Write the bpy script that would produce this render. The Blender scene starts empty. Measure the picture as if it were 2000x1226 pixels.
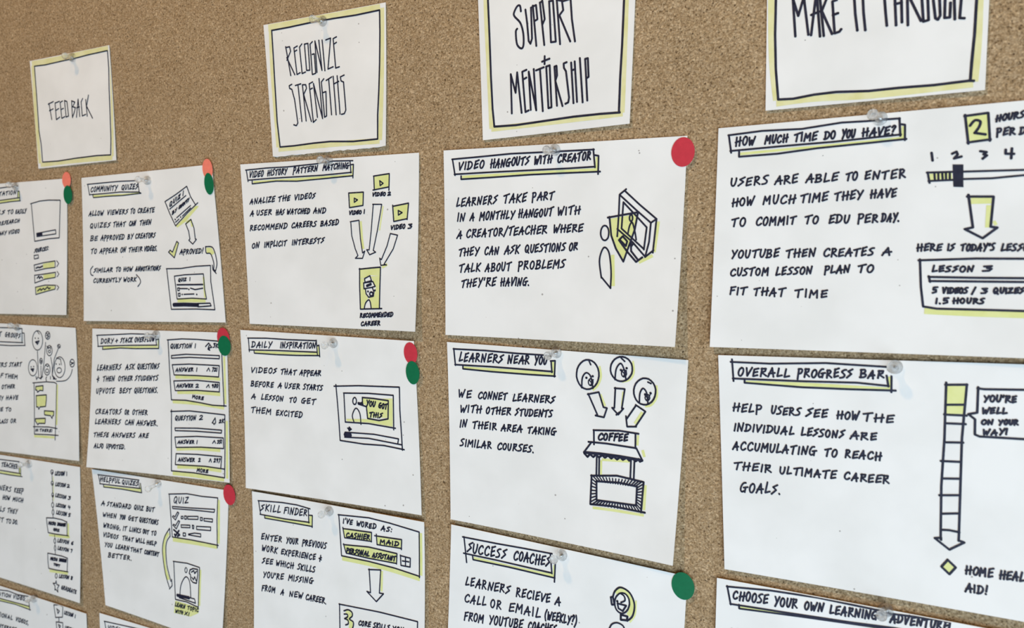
import bpy, bmesh, math, random
from mathutils import Vector, Matrix
from mathutils.geometry import tessellate_polygon

# ----------------------------------------------------------------- camera, world, lamps, exposure
SC = bpy.context.scene
COL = SC.collection
MM = 0.001
# world axes: X along the board to the right, Z up, the cork face lies at Y = 0 and looks towards -Y
cam_data = bpy.data.cameras.new('camera')
cam = bpy.data.objects.new('camera', cam_data)
COL.objects.link(cam)
cam.matrix_world = Matrix(((0.900532, -0.035601, 0.433330, 0.244250), (0.434741, 0.058778, -0.898635, -0.389321), (0.006522, 0.997636, 0.068409, 0.066406), (0.000000, 0.000000, 0.000000, 1.000000)))
cam_data.sensor_fit = 'HORIZONTAL'
cam_data.sensor_width = 36.0
cam_data.lens = 27.0
cam_data.clip_start = 0.01
cam_data.dof.use_dof = True
cam_data.dof.focus_distance = 0.44
cam_data.dof.aperture_fstop = 10.5
SC.camera = cam

world = bpy.data.worlds.new('room_light')
SC.world = world
world.use_nodes = True
bg = world.node_tree.nodes['Background']
bg.inputs['Color'].default_value = (1.0, 0.92, 0.80, 1)
bg.inputs['Strength'].default_value = 0.05

def area_lamp(name, loc, target, sx, sy, power, color, shape='RECTANGLE'):
    d = bpy.data.lights.new(name, 'AREA')
    d.shape = shape; d.size = sx; d.size_y = sy; d.energy = power; d.color = color
    o = bpy.data.objects.new(name, d); COL.objects.link(o)
    o.location = loc
    o.rotation_euler = (Vector(target) - Vector(loc)).to_track_quat('-Z', 'Y').to_euler()
    return o
# daylight from a low window in front of the board, to the right
area_lamp('window_daylight', (1.05, -1.40, -0.68), (0.0, 0.0, 0.0), 2.0, 1.7, 55, (0.655, 0.815, 0.955))
# a warm ceiling spot close above the board, up and to the left
area_lamp('ceiling_lamp', (-0.33, -0.95, 1.15), (0.0, 0.0, 0.0), 0.10, 0.10, 7.8, (1.0, 0.58, 0.24), 'DISK')
# the room's other ceiling lamps, warm and broad
area_lamp('ceiling_panel', (0.75, -1.5, 1.7), (0.1, 0.0, 0.0), 1.2, 1.2, 7.6, (1.0, 0.62, 0.10))

SC.view_settings.view_transform = 'Standard'
SC.view_settings.look = 'None'
SC.view_settings.gamma = 1.0
SC.view_settings.use_curve_mapping = False
SC.view_settings.exposure = -0.04

# ----------------------------------------------------------------- materials
def new_mat(name, rough=0.6, color=None):
    m = bpy.data.materials.new(name); m.use_nodes = True
    p = m.node_tree.nodes['Principled BSDF']
    p.inputs['Roughness'].default_value = rough
    p.inputs['Specular IOR Level'].default_value = 0.25
    if color: p.inputs['Base Color'].default_value = (*color, 1)
    return m, m.node_tree, p
def node(nt, kind, **kw):
    n = nt.nodes.new(kind)
    for k, v in kw.items(): setattr(n, k, v)
    return n
def ramp(nt, stops, src, interp='LINEAR'):
    r = node(nt, 'ShaderNodeValToRGB'); r.color_ramp.interpolation = interp
    while len(r.color_ramp.elements) < len(stops): r.color_ramp.elements.new(0.5)
    for e, (p, c) in zip(r.color_ramp.elements, stops):
        e.position = p; e.color = (*c, 1) if len(c) == 3 else c
    nt.links.new(src, r.inputs[0]); return r.outputs[0]
def mix(nt, fac, a, b, mode='MIX'):
    m = node(nt, 'ShaderNodeMix', data_type='RGBA', blend_type=mode)
    for s, v in ((0, fac), (6, a), (7, b)):
        if isinstance(v, (int, float)): m.inputs[s].default_value = v
        elif isinstance(v, tuple): m.inputs[s].default_value = (*v, 1)
        else: nt.links.new(v, m.inputs[s])
    return m.outputs[2]
def plane_coords(nt, jitter=True):
    """board-plane coordinates (x, z) as a flat vector, shifted per object"""
    tc = node(nt, 'ShaderNodeTexCoord'); sp = node(nt, 'ShaderNodeSeparateXYZ'); cb = node(nt, 'ShaderNodeCombineXYZ')
    nt.links.new(tc.outputs['Object'], sp.inputs[0])
    nt.links.new(sp.outputs[0], cb.inputs[0]); nt.links.new(sp.outputs[2], cb.inputs[1])
    if jitter:
        oi = node(nt, 'ShaderNodeObjectInfo'); ml = node(nt, 'ShaderNodeMath', operation='MULTIPLY'); ml.inputs[1].default_value = 7.3
        nt.links.new(oi.outputs['Random'], ml.inputs[0]); nt.links.new(ml.outputs[0], cb.inputs[2])
    return cb.outputs[0]
def noise(nt, vec, scale, detail=2, rough=0.5):
    n = node(nt, 'ShaderNodeTexNoise'); n.inputs['Scale'].default_value = scale
    n.inputs['Detail'].default_value = detail; n.inputs['Roughness'].default_value = rough
    nt.links.new(vec, n.inputs['Vector']); return n.outputs['Fac']
def voronoi(nt, vec, scale, feature='F1', dims='3D'):
    n = node(nt, 'ShaderNodeTexVoronoi', feature=feature, voronoi_dimensions=dims); n.inputs['Scale'].default_value = scale
    nt.links.new(vec, n.inputs['Vector']); return n
def math_n(nt, op, a, b=0.0):
    m = node(nt, 'ShaderNodeMath', operation=op)
    for i, v in enumerate((a, b)):
        if isinstance(v, (int, float)): m.inputs[i].default_value = v
        else: nt.links.new(v, m.inputs[i])
    return m.outputs[0]

def cork_material():
    m, nt, p = new_mat('cork', 0.9)
    v = plane_coords(nt, False)
    # warp the grid so the crumbs are irregular
    wn = node(nt, 'ShaderNodeTexNoise'); wn.inputs['Scale'].default_value = 520; nt.links.new(v, wn.inputs['Vector'])
    va = node(nt, 'ShaderNodeVectorMath', operation='MULTIPLY_ADD')
    nt.links.new(wn.outputs['Color'], va.inputs[0]); va.inputs[1].default_value = (0.0014,) * 3; nt.links.new(v, va.inputs[2])
    w = va.outputs[0]
    cells = voronoi(nt, w, 880)
    grey = node(nt, 'ShaderNodeSeparateColor'); nt.links.new(cells.outputs['Color'], grey.inputs[0])
    base = ramp(nt, [(0.0, (0.325, 0.220, 0.117)), (0.5, (0.388, 0.273, 0.155)), (1.0, (0.450, 0.333, 0.205))], grey.outputs[0])
    # worm-like light and dark crumbs about a millimetre across
    fine = noise(nt, w, 1050, 1.5, 0.6)
    base = mix(nt, 1.0, base, ramp(nt, [(0.27, (0.30, 0.26, 0.21)), (0.41, (0.78, 0.76, 0.73)), (0.58, (1.03, 1.03, 1.03)), (0.74, (1.62, 1.64, 1.68))], fine), 'MULTIPLY')
    # dark pits between crumbs
    pits = voronoi(nt, w, 360)
    pr = node(nt, 'ShaderNodeSeparateColor'); nt.links.new(pits.outputs['Color'], pr.inputs[0])
    near = ramp(nt, [(0.10, (1, 1, 1)), (0.22, (0, 0, 0))], pits.outputs['Distance'])
    some = ramp(nt, [(0.45, (0, 0, 0)), (0.65, (1, 1, 1))], pr.outputs[1])
    base = mix(nt, math_n(nt, 'MULTIPLY', math_n(nt, 'MULTIPLY', near, some), 0.9), base, (0.060, 0.032, 0.014))
    # pale crumbs
    pale = voronoi(nt, w, 310)
    pc = node(nt, 'ShaderNodeSeparateColor'); nt.links.new(pale.outputs['Color'], pc.inputs[0])
    near2 = ramp(nt, [(0.10, (1, 1, 1)), (0.24, (0, 0, 0))], pale.outputs['Distance'])
    some2 = ramp(nt, [(0.72, (0, 0, 0)), (0.80, (1, 1, 1))], pc.outputs[2])
    base = mix(nt, math_n(nt, 'MULTIPLY', math_n(nt, 'MULTIPLY', near2, some2), 0.6), base, (0.72, 0.58, 0.41))
    # broad drift of tone
    base = mix(nt, 0.4, base, ramp(nt, [(0.3, (0.88, 0.86, 0.84)), (0.7, (1.1, 1.1, 1.1))], noise(nt, v, 30, 3)), 'MULTIPLY')
    nt.links.new(base, p.inputs['Base Color'])
    b = node(nt, 'ShaderNodeBump'); b.inputs['Strength'].default_value = 0.6; b.inputs['Distance'].default_value = 0.0004
    nt.links.new(fine, b.inputs['Height']); nt.links.new(b.outputs[0], p.inputs['Normal'])
    return m

def paper_material():
    m, nt, p = new_mat('recycled_white_paper', 0.75)
    v = plane_coords(nt)
    sp = voronoi(nt, v, 150)
    sc = node(nt, 'ShaderNodeSeparateColor'); nt.links.new(sp.outputs['Color'], sc.inputs[0])
    # fleck radius differs from cell to cell
    rad = math_n(nt, 'MULTIPLY', math_n(nt, 'POWER', sc.outputs[0], 3.0), 0.085)
    fleck = math_n(nt, 'LESS_THAN', sp.outputs['Distance'], rad)
    tone = ramp(nt, [(0.35, (0.80, 0.80, 0.785)), (0.65, (0.86, 0.86, 0.85))], noise(nt, v, 30, 3))
    c = mix(nt, math_n(nt, 'MULTIPLY', fleck, 0.7), tone, (0.20, 0.18, 0.17))
    nt.links.new(c, p.inputs['Base Color'])
    b = node(nt, 'ShaderNodeBump'); b.inputs['Strength'].default_value = 0.08; b.inputs['Distance'].default_value = 0.0003
    nt.links.new(noise(nt, v, 900, 2), b.inputs['Height']); nt.links.new(b.outputs[0], p.inputs['Normal'])
    return m

def ink_material():
    m, nt, p = new_mat('dark_marker_ink', 0.55)
    v = plane_coords(nt)
    nt.links.new(ramp(nt, [(0.3, (0.011, 0.012, 0.028)), (0.7, (0.022, 0.024, 0.052))], noise(nt, v, 260, 2)), p.inputs['Base Color'])
    return m
def highlighter_material(name, a, b):
    m, nt, p = new_mat(name, 0.7)
    v = plane_coords(nt)
    nt.links.new(ramp(nt, [(0.3, a), (0.7, b)], noise(nt, v, 160, 3)), p.inputs['Base Color'])
    return m
def sticker_material(name, c):
    m, nt, p = new_mat(name, 0.5)
    v = plane_coords(nt)
    nt.links.new(ramp(nt, [(0.3, tuple(x * 0.95 for x in c)), (0.7, tuple(min(1, x * 1.05) for x in c))], noise(nt, v, 500, 2)), p.inputs['Base Color'])
    return m
def clear_plastic():
    m, nt, p = new_mat('clear_plastic', 0.06, (0.95, 0.97, 0.98))
    p.inputs['Transmission Weight'].default_value = 0.93
    p.inputs['IOR'].default_value = 1.42
    p.inputs['Specular IOR Level'].default_value = 0.5
    # the thin moulding lets about half the light straight through
    tr = node(nt, 'ShaderNodeBsdfTransparent'); mx = node(nt, 'ShaderNodeMixShader'); mx.inputs[0].default_value = 0.58
    nt.links.new(tr.outputs[0], mx.inputs[1]); nt.links.new(p.outputs[0], mx.inputs[2])
    nt.links.new(mx.outputs[0], nt.nodes['Material Output'].inputs['Surface'])
    return m
def steel():
    m, nt, p = new_mat('steel', 0.25, (0.72, 0.72, 0.72)); p.inputs['Metallic'].default_value = 1.0
    return m
def plaster():
    m, nt, p = new_mat('painted_wall', 0.8)
    v = plane_coords(nt, False)
    nt.links.new(ramp(nt, [(0.3, (0.70, 0.70, 0.69)), (0.7, (0.75, 0.75, 0.74))], noise(nt, v, 40, 3)), p.inputs['Base Color'])
    return m
MAT = dict(cork=cork_material(), paper=paper_material(), ink=ink_material(), yellow=highlighter_material('yellow_highlighter', (0.70, 0.735, 0.285), (0.76, 0.79, 0.37)),
           pale=highlighter_material('pale_yellow_highlighter', (0.725, 0.70, 0.335), (0.785, 0.765, 0.46)),
           coral=sticker_material('coral_sticker', (0.90, 0.235, 0.165)), red=sticker_material('red_sticker', (0.56, 0.040, 0.062)),
           green=sticker_material('green_sticker', (0.006, 0.150, 0.062)), plastic=clear_plastic(), steel=steel(), wall=plaster())

# ----------------------------------------------------------------- helpers
def link_mesh(name, verts, faces, mat, parent=None, loc=(0, 0, 0), smooth=False):
    me = bpy.data.meshes.new(name)
    me.from_pydata([tuple(v) for v in verts], [], faces); me.update()
    me.materials.append(mat)
    if smooth: me.polygons.foreach_set('use_smooth', [True] * len(me.polygons))
    o = bpy.data.objects.new(name, me); COL.objects.link(o); o.location = loc
    if parent: o.parent = parent
    return o
def tag(o, label, cat, group=None, kind=None):
    o['label'] = label; o['category'] = cat
    if group: o['group'] = group
    if kind: o['kind'] = kind

# ----------------------------------------------------------------- hand lettering
# each glyph: width, then strokes of (x, y) points, cap height 1; a stroke starting with 'c' is a smooth curve
def g(w, *st):
    out = []
    for s in st:
        sm = s[0] == 'c'
        n = [float(q) for q in s[sm:].replace(' ', ',').split(',') if q]
        out.append((sm, list(zip(n[::2], n[1::2]))))
    return w, out
GLYPH = {
 'A': [g(.66, '0,-.02 .36,1.02 .60,-.02', '.06,.34 .70,.44'), g(.7, '0,0 .40,1 .58,-.05', '.12,.30 .68,.40')],
 'B': [g(.58, '.06,1 .08,0', 'c0,.95 .38,1 .48,.80 .36,.58 .12,.50 .46,.46 .58,.26 .40,.04 0,.02')],
 'C': [g(.60, 'c.58,.80 .50,.97 .28,.92 .06,.60 .06,.22 .24,.02 .46,.06 .62,.20')],
 'D': [g(.66, '.10,1 .12,0', 'c0,.96 .34,.98 .60,.76 .62,.40 .38,.08 0,.02')],
 'E': [g(.54, '.56,1.02 .08,.90 .06,0 .54,.14', '.06,.46 .48,.58'), g(.52, '.52,1.05 .06,.88', '.10,.95 .06,.0 .50,.16', '.04,.44 .46,.60')],
 'F': [g(.52, '.56,1.02 .06,.90', '.10,.95 .08,-.02', '.06,.46 .46,.58')],
 'G': [g(.74, 'c.50,.98 .26,.94 .06,.62 .04,.24 .20,.02 .44,.10', '.34,.46 .78,.54', '.56,.52 .54,.0')],
 'H': [g(.66, '.08,1 .10,-.02', '.56,1.02 .56,0', '-.02,.42 .70,.60')],
 'I': [g(.16, '.06,1 .10,0')],
 'J': [g(.45, 'c.40,1 .40,.3 .25,0 .05,.15')],
 'K': [g(.58, '.06,1 .08,-.02', '.58,1.02 .10,.46 .58,.0')],
 'L': [g(.50, '.14,1.04 .06,0 .54,.14')],
 'M': [g(.78, '.04,-.02 .10,.98 .36,.38 .66,1 .74,0')],
 'N': [g(.66, '.06,-.02 .08,.98 .52,.02 .62,1.04')],
 'O': [g(.56, 'c.32,.98 .10,.82 .02,.40 .16,.04 .40,.04 .55,.46 .46,.88 .26,.98')],
 'P': [g(.54, '.06,1 .10,-.20', 'c0,.94 .36,1 .52,.80 .40,.50 .08,.42')],
 'Q': [g(.66, 'c.34,1 .10,.84 .02,.42 .16,.06 .42,.06 .58,.46 .48,.88 .26,1', '.34,.30 .68,-.10')],
 'R': [g(.60, '.06,1 .08,-.02', '0,.92 .30,1.0 .46,.84 .38,.60 .10,.48 .62,.04'), g(.62, '.08,1 .08,0', '.0,.94 .48,.98 .44,.66 .10,.50 .64,.08')],
 'S': [g(.50, 'c.52,1.0 .30,.98 .06,.76 .26,.56 .44,.36 .34,.10 -.02,.02'), g(.50, '.54,1.02 .08,.76 .46,.46 .0,.0')],
 'T': [g(.62, '-.02,.82 .68,1.02', '.34,.90 .30,-.02')],
 'U': [g(.54, 'c.02,1 .04,.36 .20,.02 .40,.12 .50,.60 .50,1')],
 'V': [g(.56, '0,.98 .22,0 .58,1.02')],
 'W': [g(.80, '0,.98 .16,0 .38,.64 .52,.0 .80,1.04')],
 'X': [g(.56, '.0,.96 .54,.02', '.54,1.02 .0,0')],
 'Y': [g(.56, '.0,1 .28,.50', '.60,1.04 .16,-.08')],
 'Z': [g(.58, '.02,.92 .54,1.0 .0,.02 .60,.12')],
 '0': [g(.5, 'c.28,1 .06,.8 .04,.3 .22,0 .44,.2 .46,.8 .24,1')], '1': [g(.14, '.05,1 .09,0')],
 '2': [g(.56, 'c.02,.80 .22,1 .46,.88 .36,.52 .02,.06', '.02,.06 .58,.14')],
 '3': [g(.52, '.02,.90 .48,.96 .20,.58 .50,.44 .36,.06 .0,.02')],
 '4': [g(.56, '.10,1 .04,.46 .58,.50', '.44,.90 .40,-.05')],
 '5': [g(.54, '.56,1 .10,.94 .08,.54 .42,.56 .46,.18 .06,.0')],
 '6': [g(.5, 'c.42,1 .12,.70 .04,.26 .22,.0 .44,.18 .36,.46 .08,.36')],
 '7': [g(.5, '.0,.92 .50,1 .18,-.04')], '8': [g(.5, 'c.44,.86 .22,1 .08,.78 .42,.30 .26,0 .06,.18 .40,.66 .46,.90')],
 '9': [g(.5, 'c.44,.80 .22,1 .04,.72 .22,.50 .44,.74 .36,.0')],
 '.': [g(.12, '.05,.05 .08,.0')], ',': [g(.16, '.10,.08 .02,-.16')], '!': [g(.16, '.10,1.05 .07,.34', '.06,.06 .07,.02')],
 '?': [g(.46, 'c.02,.86 .22,1.05 .44,.90 .26,.56 .20,.34', '.18,.06 .19,.02')], "'": [g(.12, '.08,1.08 .02,.80')],
 ':': [g(.14, '.06,.72 .07,.68', '.06,.18 .07,.14')], '(': [g(.28, 'c.26,1.15 .04,.70 .04,.25 .26,-.18')],
 ')': [g(.28, 'c.02,1.15 .24,.70 .24,.25 .02,-.18')], '/': [g(.36, '.36,1.1 .0,-.12')],
 '+': [g(.6, '.30,.85 .30,.10', '.0,.42 .60,.52')], '^': [g(.5, '.0,.05 .26,.95 .48,.05')],
 '&': [g(.6, '.34,1.05 .34,-.12', '.58,.66 .10,.42 .56,.24')],
}
def catmull(P, n=5):
    if len(P) < 3: return P
    out = []
    for i in range(len(P) - 1):
        p0 = P[max(i - 1, 0)]; p1 = P[i]; p2 = P[i + 1]; p3 = P[min(i + 2, len(P) - 1)]
        for k in range(n):
            t = k / n
            out.append(tuple(0.5 * (2 * b + (c - a) * t + (2 * a - 5 * b + 4 * c - d) * t * t + (3 * b - a - 3 * c + d) * t ** 3)
                             for a, b, c, d in zip(p0, p1, p2, p3)))
    return out + [P[-1]]
def word_strokes(text, p0, bx, up, rng):
    """strokes of one written word: p0 start of the baseline, bx its full run, up the height vector (mm)"""
    gl = [GLYPH[ch][rng.randrange(len(GLYPH[ch]))] for ch in text]
    gap = 0.27
    total = sum(w for w, _ in gl) + gap * (len(gl) - 1)
    x = 0.0; out = []
    for w, strokes in gl:
        sx = rng.uniform(0.94, 1.06); sy = rng.uniform(0.93, 1.08); dy = rng.uniform(-0.05, 0.05); sk = rng.uniform(-0.05, 0.05)
        for sm, pts in strokes:
            q = catmull(pts, 4) if sm else pts
            out.append([(p0[0] + bx[0] * ((x + px * sx + sk * py) / total) + up[0] * (py * sy + dy),
                         p0[1] + bx[1] * ((x + px * sx + sk * py) / total) + up[1] * (py * sy + dy)) for px, py in q])
        x += w + gap
    return out

# ----------------------------------------------------------------- note cards
class Sheet:
    """a pinned paper sheet: four corners on the board (mm, sheet-local, y up) and how far each corner lifts off it"""
    def __init__(s, q, lift): s.q = q; s.l = lift
    def pt(s, u, v):
        a, b, c, d = s.q
        return tuple(a[i] * (1 - u) * (1 - v) + b[i] * u * (1 - v) + c[i] * u * v + d[i] * (1 - u) * v for i in (0, 1))
    def uv(s, x, y):
        u = v = 0.5
        a, b, c, d = s.q
        for _ in range(6):
            px, py = s.pt(u, v)
            ux = (b[0] - a[0]) * (1 - v) + (c[0] - d[0]) * v; uy = (b[1] - a[1]) * (1 - v) + (c[1] - d[1]) * v
            vx = (d[0] - a[0]) * (1 - u) + (c[0] - b[0]) * u; vy = (d[1] - a[1]) * (1 - u) + (c[1] - b[1]) * u
            det = ux * vy - uy * vx; ex, ey = x - px, y - py
            u += (ex * vy - ey * vx) / det; v += (ux * ey - uy * ex) / det
        return u, v
    def lift(s, u, v):
        u = min(max(u, 0), 1.0); v = min(max(v, 0), 1.0)
        return 0.35 + (1 - v) ** 1.6 * (s.l[0] * (1 - u) ** 1.5 + s.l[1] * u ** 1.5) + v ** 1.6 * (s.l[3] * (1 - u) ** 1.3 + s.l[2] * u ** 1.3)
    def at(s, x, y, off):
        return (x * MM, -(s.lift(*s.uv(x, y)) + off) * MM, y * MM)

def resample(P, step=3.0):
    out = [P[0]]
    for a, b in zip(P, P[1:]):
        n = max(1, int(math.ceil(math.hypot(b[0] - a[0], b[1] - a[1]) / step)))
        out += [(a[0] + (b[0] - a[0]) * k / n, a[1] + (b[1] - a[1]) * k / n) for k in range(1, n + 1)]
    return out
def add_stroke(buf, P, w, caps=True):
    """a pen line as a flat strip with mitred bends and round ends"""
    verts, faces = buf
    Q = [P[0]]
    for p in P[1:]:
        if math.hypot(p[0] - Q[-1][0], p[1] - Q[-1][1]) > 0.04: Q.append(p)
    h = w / 2
    def disc(c, r=h):
        i = len(verts); verts.extend((c[0] + r * math.cos(t * math.pi / 4), c[1] + r * math.sin(t * math.pi / 4)) for t in range(8))
        faces.append(tuple(range(i, i + 8)))
    if len(Q) == 1: disc(Q[0]); return
    Q = resample(Q)
    dirs = []
    for a, b in zip(Q, Q[1:]):
        l = math.hypot(b[0] - a[0], b[1] - a[1]); dirs.append(((b[0] - a[0]) / l, (b[1] - a[1]) / l))
    prev = None
    for i, p in enumerate(Q):
        if 0 < i < len(Q) - 1:
            d0, d1 = dirs[i - 1], dirs[i]; dot = d0[0] * d1[0] + d0[1] * d1[1]
            if dot < 0.80 and caps:          # sharp bend: close one strip, start the next under a round joint
                i0 = len(verts); n = (-d0[1], d0[0]); verts += [(p[0] + n[0] * h, p[1] + n[1] * h), (p[0] - n[0] * h, p[1] - n[1] * h)]
                faces.append((prev, prev + 1, i0 + 1, i0)); disc(p)
                prev = len(verts); n = (-d1[1], d1[0]); verts += [(p[0] + n[0] * h, p[1] + n[1] * h), (p[0] - n[0] * h, p[1] - n[1] * h)]
                continue
            nx, ny = -(d0[1] + d1[1]), d0[0] + d1[0]; l = math.hypot(nx, ny) or 1.0
            nx /= l; ny /= l; k = h / max(0.55, -nx * d1[1] + ny * d1[0])
        else:
            d = dirs[0] if i == 0 else dirs[-1]; nx, ny = -d[1], d[0]; k = h
        j = len(verts); verts += [(p[0] + nx * k, p[1] + ny * k), (p[0] - nx * k, p[1] - ny * k)]
        if prev is not None: faces.append((prev, prev + 1, j + 1, j))
        prev = j
    if caps: disc(Q[0], h * 1.06); disc(Q[-1], h * 1.12)
def add_patch(buf, P):
    """a filled outline, cut fine enough to follow the bend of the sheet"""
    verts, faces = buf
    bm = bmesh.new()
    vs = [bm.verts.new((x, y, 0)) for x, y in P]
    for tri in tessellate_polygon([[Vector((x, y, 0)) for x, y in P]]):
        try: bm.faces.new([vs[i] for i in tri])
        except ValueError: pass
    for _ in range(4):
        long_edges = [e for e in bm.edges if e.calc_length() > 6.0]
        if not long_edges: break
        bmesh.ops.subdivide_edges(bm, edges=long_edges, cuts=1)
        bmesh.ops.triangulate(bm, faces=bm.faces[:])
    bm.verts.index_update(); i0 = len(verts)
    verts.extend((v.co.x, v.co.y) for v in bm.verts)
    faces.extend(tuple(i0 + v.index for v in f.verts) for f in bm.faces)
    bm.free()

OFFSET = dict(yellow=0.10, pale=0.10, ink=0.20)
SHEETS = {}
def build_card(cid, name, label, centre, quad, lift, torn, parts):
    sh = Sheet(quad, lift); SHEETS[cid] = (sh, centre)
    rng = random.Random(cid)
    # the sheet itself: a bent slab of card 0.3 mm thick
    nu, nv = 28, 22; verts = []; faces = []
    for back in (0, 1):
        for j in range(nv + 1):
            for i in range(nu + 1):
                u, v = i / nu, j / nv
                x, y = sh.pt(u, v)
                if torn and j == nv: y += rng.uniform(-0.45, 0.35)
                verts.append((x * MM, -(sh.lift(u, v) - 0.3 * back) * MM, y * MM))
    n1 = nu + 1; N = n1 * (nv + 1)
    for j in range(nv):
        for i in range(nu):
            a = j * n1 + i
            faces += [(a, a + n1, a + n1 + 1, a + 1), (N + a, N + a + 1, N + a + n1 + 1, N + a + n1)]
    ring = [i for i in range(n1)] + [j * n1 + nu for j in range(1, nv + 1)] + [nv * n1 + i for i in range(nu - 1, -1, -1)] + [j * n1 for j in range(nv - 1, 0, -1)]
    for a, b in zip(ring, ring[1:] + ring[:1]): faces.append((a, b, N + b, N + a))
    sheet = link_mesh(name, verts, faces, MAT['paper'], None, (centre[0] * MM, 0, centre[1] * MM))
    tag(sheet, label, 'card', 'header cards along the top of the board' if name == 'header_card' else 'idea cards pinned in rows on the cork board')
    for pname, mat, items in parts:
        buf = ([], [])
        for it in items:
            k = it[0]
            if k == 't':
                n = [q / 10 for q in it[3]]
                for st in word_strokes(it[2], n[0:2], n[2:4], n[4:6], rng): add_stroke(buf, st, it[1])
                continue
            n = [q / 10 for q in it[2]]; P = list(zip(n[::2], n[1::2]))
            if k == 's': add_stroke(buf, P, it[1])
            elif k == 'c': add_stroke(buf, catmull(P, 6), it[1])
            elif k == 'r': add_stroke(buf, catmull(P, 5), it[1], False)
            elif k == 'f': add_patch(buf, P)
        # keep the pen on the paper
        vv = []
        for x, y in buf[0]:
            u, v = sh.uv(x, y); u = min(max(u, 0.004), 0.996); v = min(max(v, 0.004), 0.996)
            x, y = sh.pt(u, v)
            vv.append((x * MM, -(sh.lift(u, v) + OFFSET[mat]) * MM, y * MM))
        link_mesh(pname, vv, buf[1], MAT[mat], sheet)

def build_sticker(color, cid, centre, size, tilt, order, label):
    sh, c = SHEETS[cid]; ct, st = math.cos(math.radians(tilt)), math.sin(math.radians(tilt))
    verts = []; faces = []; rings = (0.0, 0.35, 0.7, 1.0); n = 48
    def z(x, y): return sh.lift(*sh.uv(centre[0] + x - c[0], centre[1] + y - c[1])) + 0.32 + 0.22 * order
    for dz in (0.0, -0.12):
        for r in rings[1:]:
            for k in range(n):
                t = 2 * math.pi * k / n; a, b = size[0] * r * math.cos(t), size[1] * r * math.sin(t); x, y = a * ct - b * st, a * st + b * ct
                verts.append((x * MM, -(z(x, y) + dz) * MM, y * MM))
        verts.append((0, -(z(0, 0) + dz) * MM, 0))
    M = 3 * n + 1
    for s in (0, 1):
        o = s * M
        for k in range(n):
            k2 = (k + 1) % n
            f = [(o + 3 * n, o + k2, o + k)] + [(o + r * n + k, o + r * n + k2, o + (r + 1) * n + k2, o + (r + 1) * n + k) for r in (0, 1)]
            faces += f if s == 0 else [q[::-1] for q in f]
    for k in range(n):
        k2 = (k + 1) % n; faces.append((2 * n + k, 2 * n + k2, M + 2 * n + k2, M + 2 * n + k))
    o = link_mesh('round_sticker', verts, faces, MAT[color], None, (centre[0] * MM, 0, centre[1] * MM))
    tag(o, label, 'sticker', 'round voting stickers on the card corners')

def lathe(prof, n=32):
    verts = []; faces = []
    for r, z in prof:
        if r < 1e-6: verts.append([(0, 0, z)])
        else: verts.append([(r * math.cos(2 * math.pi * k / n), r * math.sin(2 * math.pi * k / n), z) for k in range(n)])
    flat = []; start = []
    for ringv in verts: start.append(len(flat)); flat += ringv
    for a in range(len(verts) - 1):
        A, B = verts[a], verts[a + 1]
        for k in range(n):
            k2 = (k + 1) % n
            if len(A) == 1: faces.append((start[a], start[a + 1] + k2, start[a + 1] + k)[::-1])
            elif len(B) == 1: faces.append((start[a] + k, start[a] + k2, start[a + 1]))
            else: faces.append((start[a] + k, start[a] + k2, start[a + 1] + k2, start[a + 1] + k))
    return [tuple(q * MM for q in v) for v in flat], faces
# moulded handle: wide collar on the paper, narrow waist, smaller finger end (mm, z away from the board)
HANDLE = [(0, 0.0), (2.6, 0.0), (3.1, 0.25), (3.25, 0.7), (3.1, 1.15), (2.5, 1.6), (1.85, 2.3), (1.5, 3.4), (1.38, 5.0), (1.45, 6.6),
          (1.75, 7.7), (2.15, 8.4), (2.4, 9.0), (2.45, 9.6), (2.2, 10.3), (1.5, 10.75), (0, 10.9)]
NEEDLE = [(0, -8.5), (0.25, -7.0), (0.5, -5.0), (0.5, 3.0), (0, 3.2)]
def build_pin(cid, base, axis, label, first=[]):
    sh, c = SHEETS[cid]
    root = bpy.data.objects.new('push_pin', None); COL.objects.link(root); root.empty_display_size = 0.005
    z = sh.lift(*sh.uv(base[0] - c[0], base[1] - c[1])) + 0.3
    root.location = (base[0] * MM, -z * MM, base[1] * MM)
    root.rotation_euler = Vector((axis[0], -axis[2], axis[1])).to_track_quat('Z', 'Y').to_euler()
    tag(root, label, 'push pin', 'clear push pins holding the cards')
    if not first:
        first += [link_mesh('handle', *lathe(HANDLE), MAT['plastic'], root, smooth=True), link_mesh('needle', *lathe(NEEDLE, 12), MAT['steel'], root, smooth=True)]
    else:
        for src in first:
            o = src.copy(); COL.objects.link(o); o.parent = root

# ----------------------------------------------------------------- the board and the wall behind it
def slab(name, x0, x1, z0, z1, y0, y1, mat):
    v = [(x, y, z) for x in (x0, x1) for y in (y0, y1) for z in (z0, z1)]
    f = [(0, 1, 5, 4), (2, 6, 7, 3), (0, 2, 3, 1), (4, 5, 7, 6), (0, 4, 6, 2), (1, 3, 7, 5)]
    return link_mesh(name, v, f, mat)
board = slab('cork_board', -1.25, 1.05, -0.65, 0.65, 0.0, 0.012, MAT['cork'])
tag(board, 'large tan cork board covered with pinned note cards', 'cork board')
wall = slab('wall_back', -2.5, 2.5, -1.4, 1.5, 0.014, 0.10, MAT['wall']); wall['kind'] = 'structure'

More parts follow.
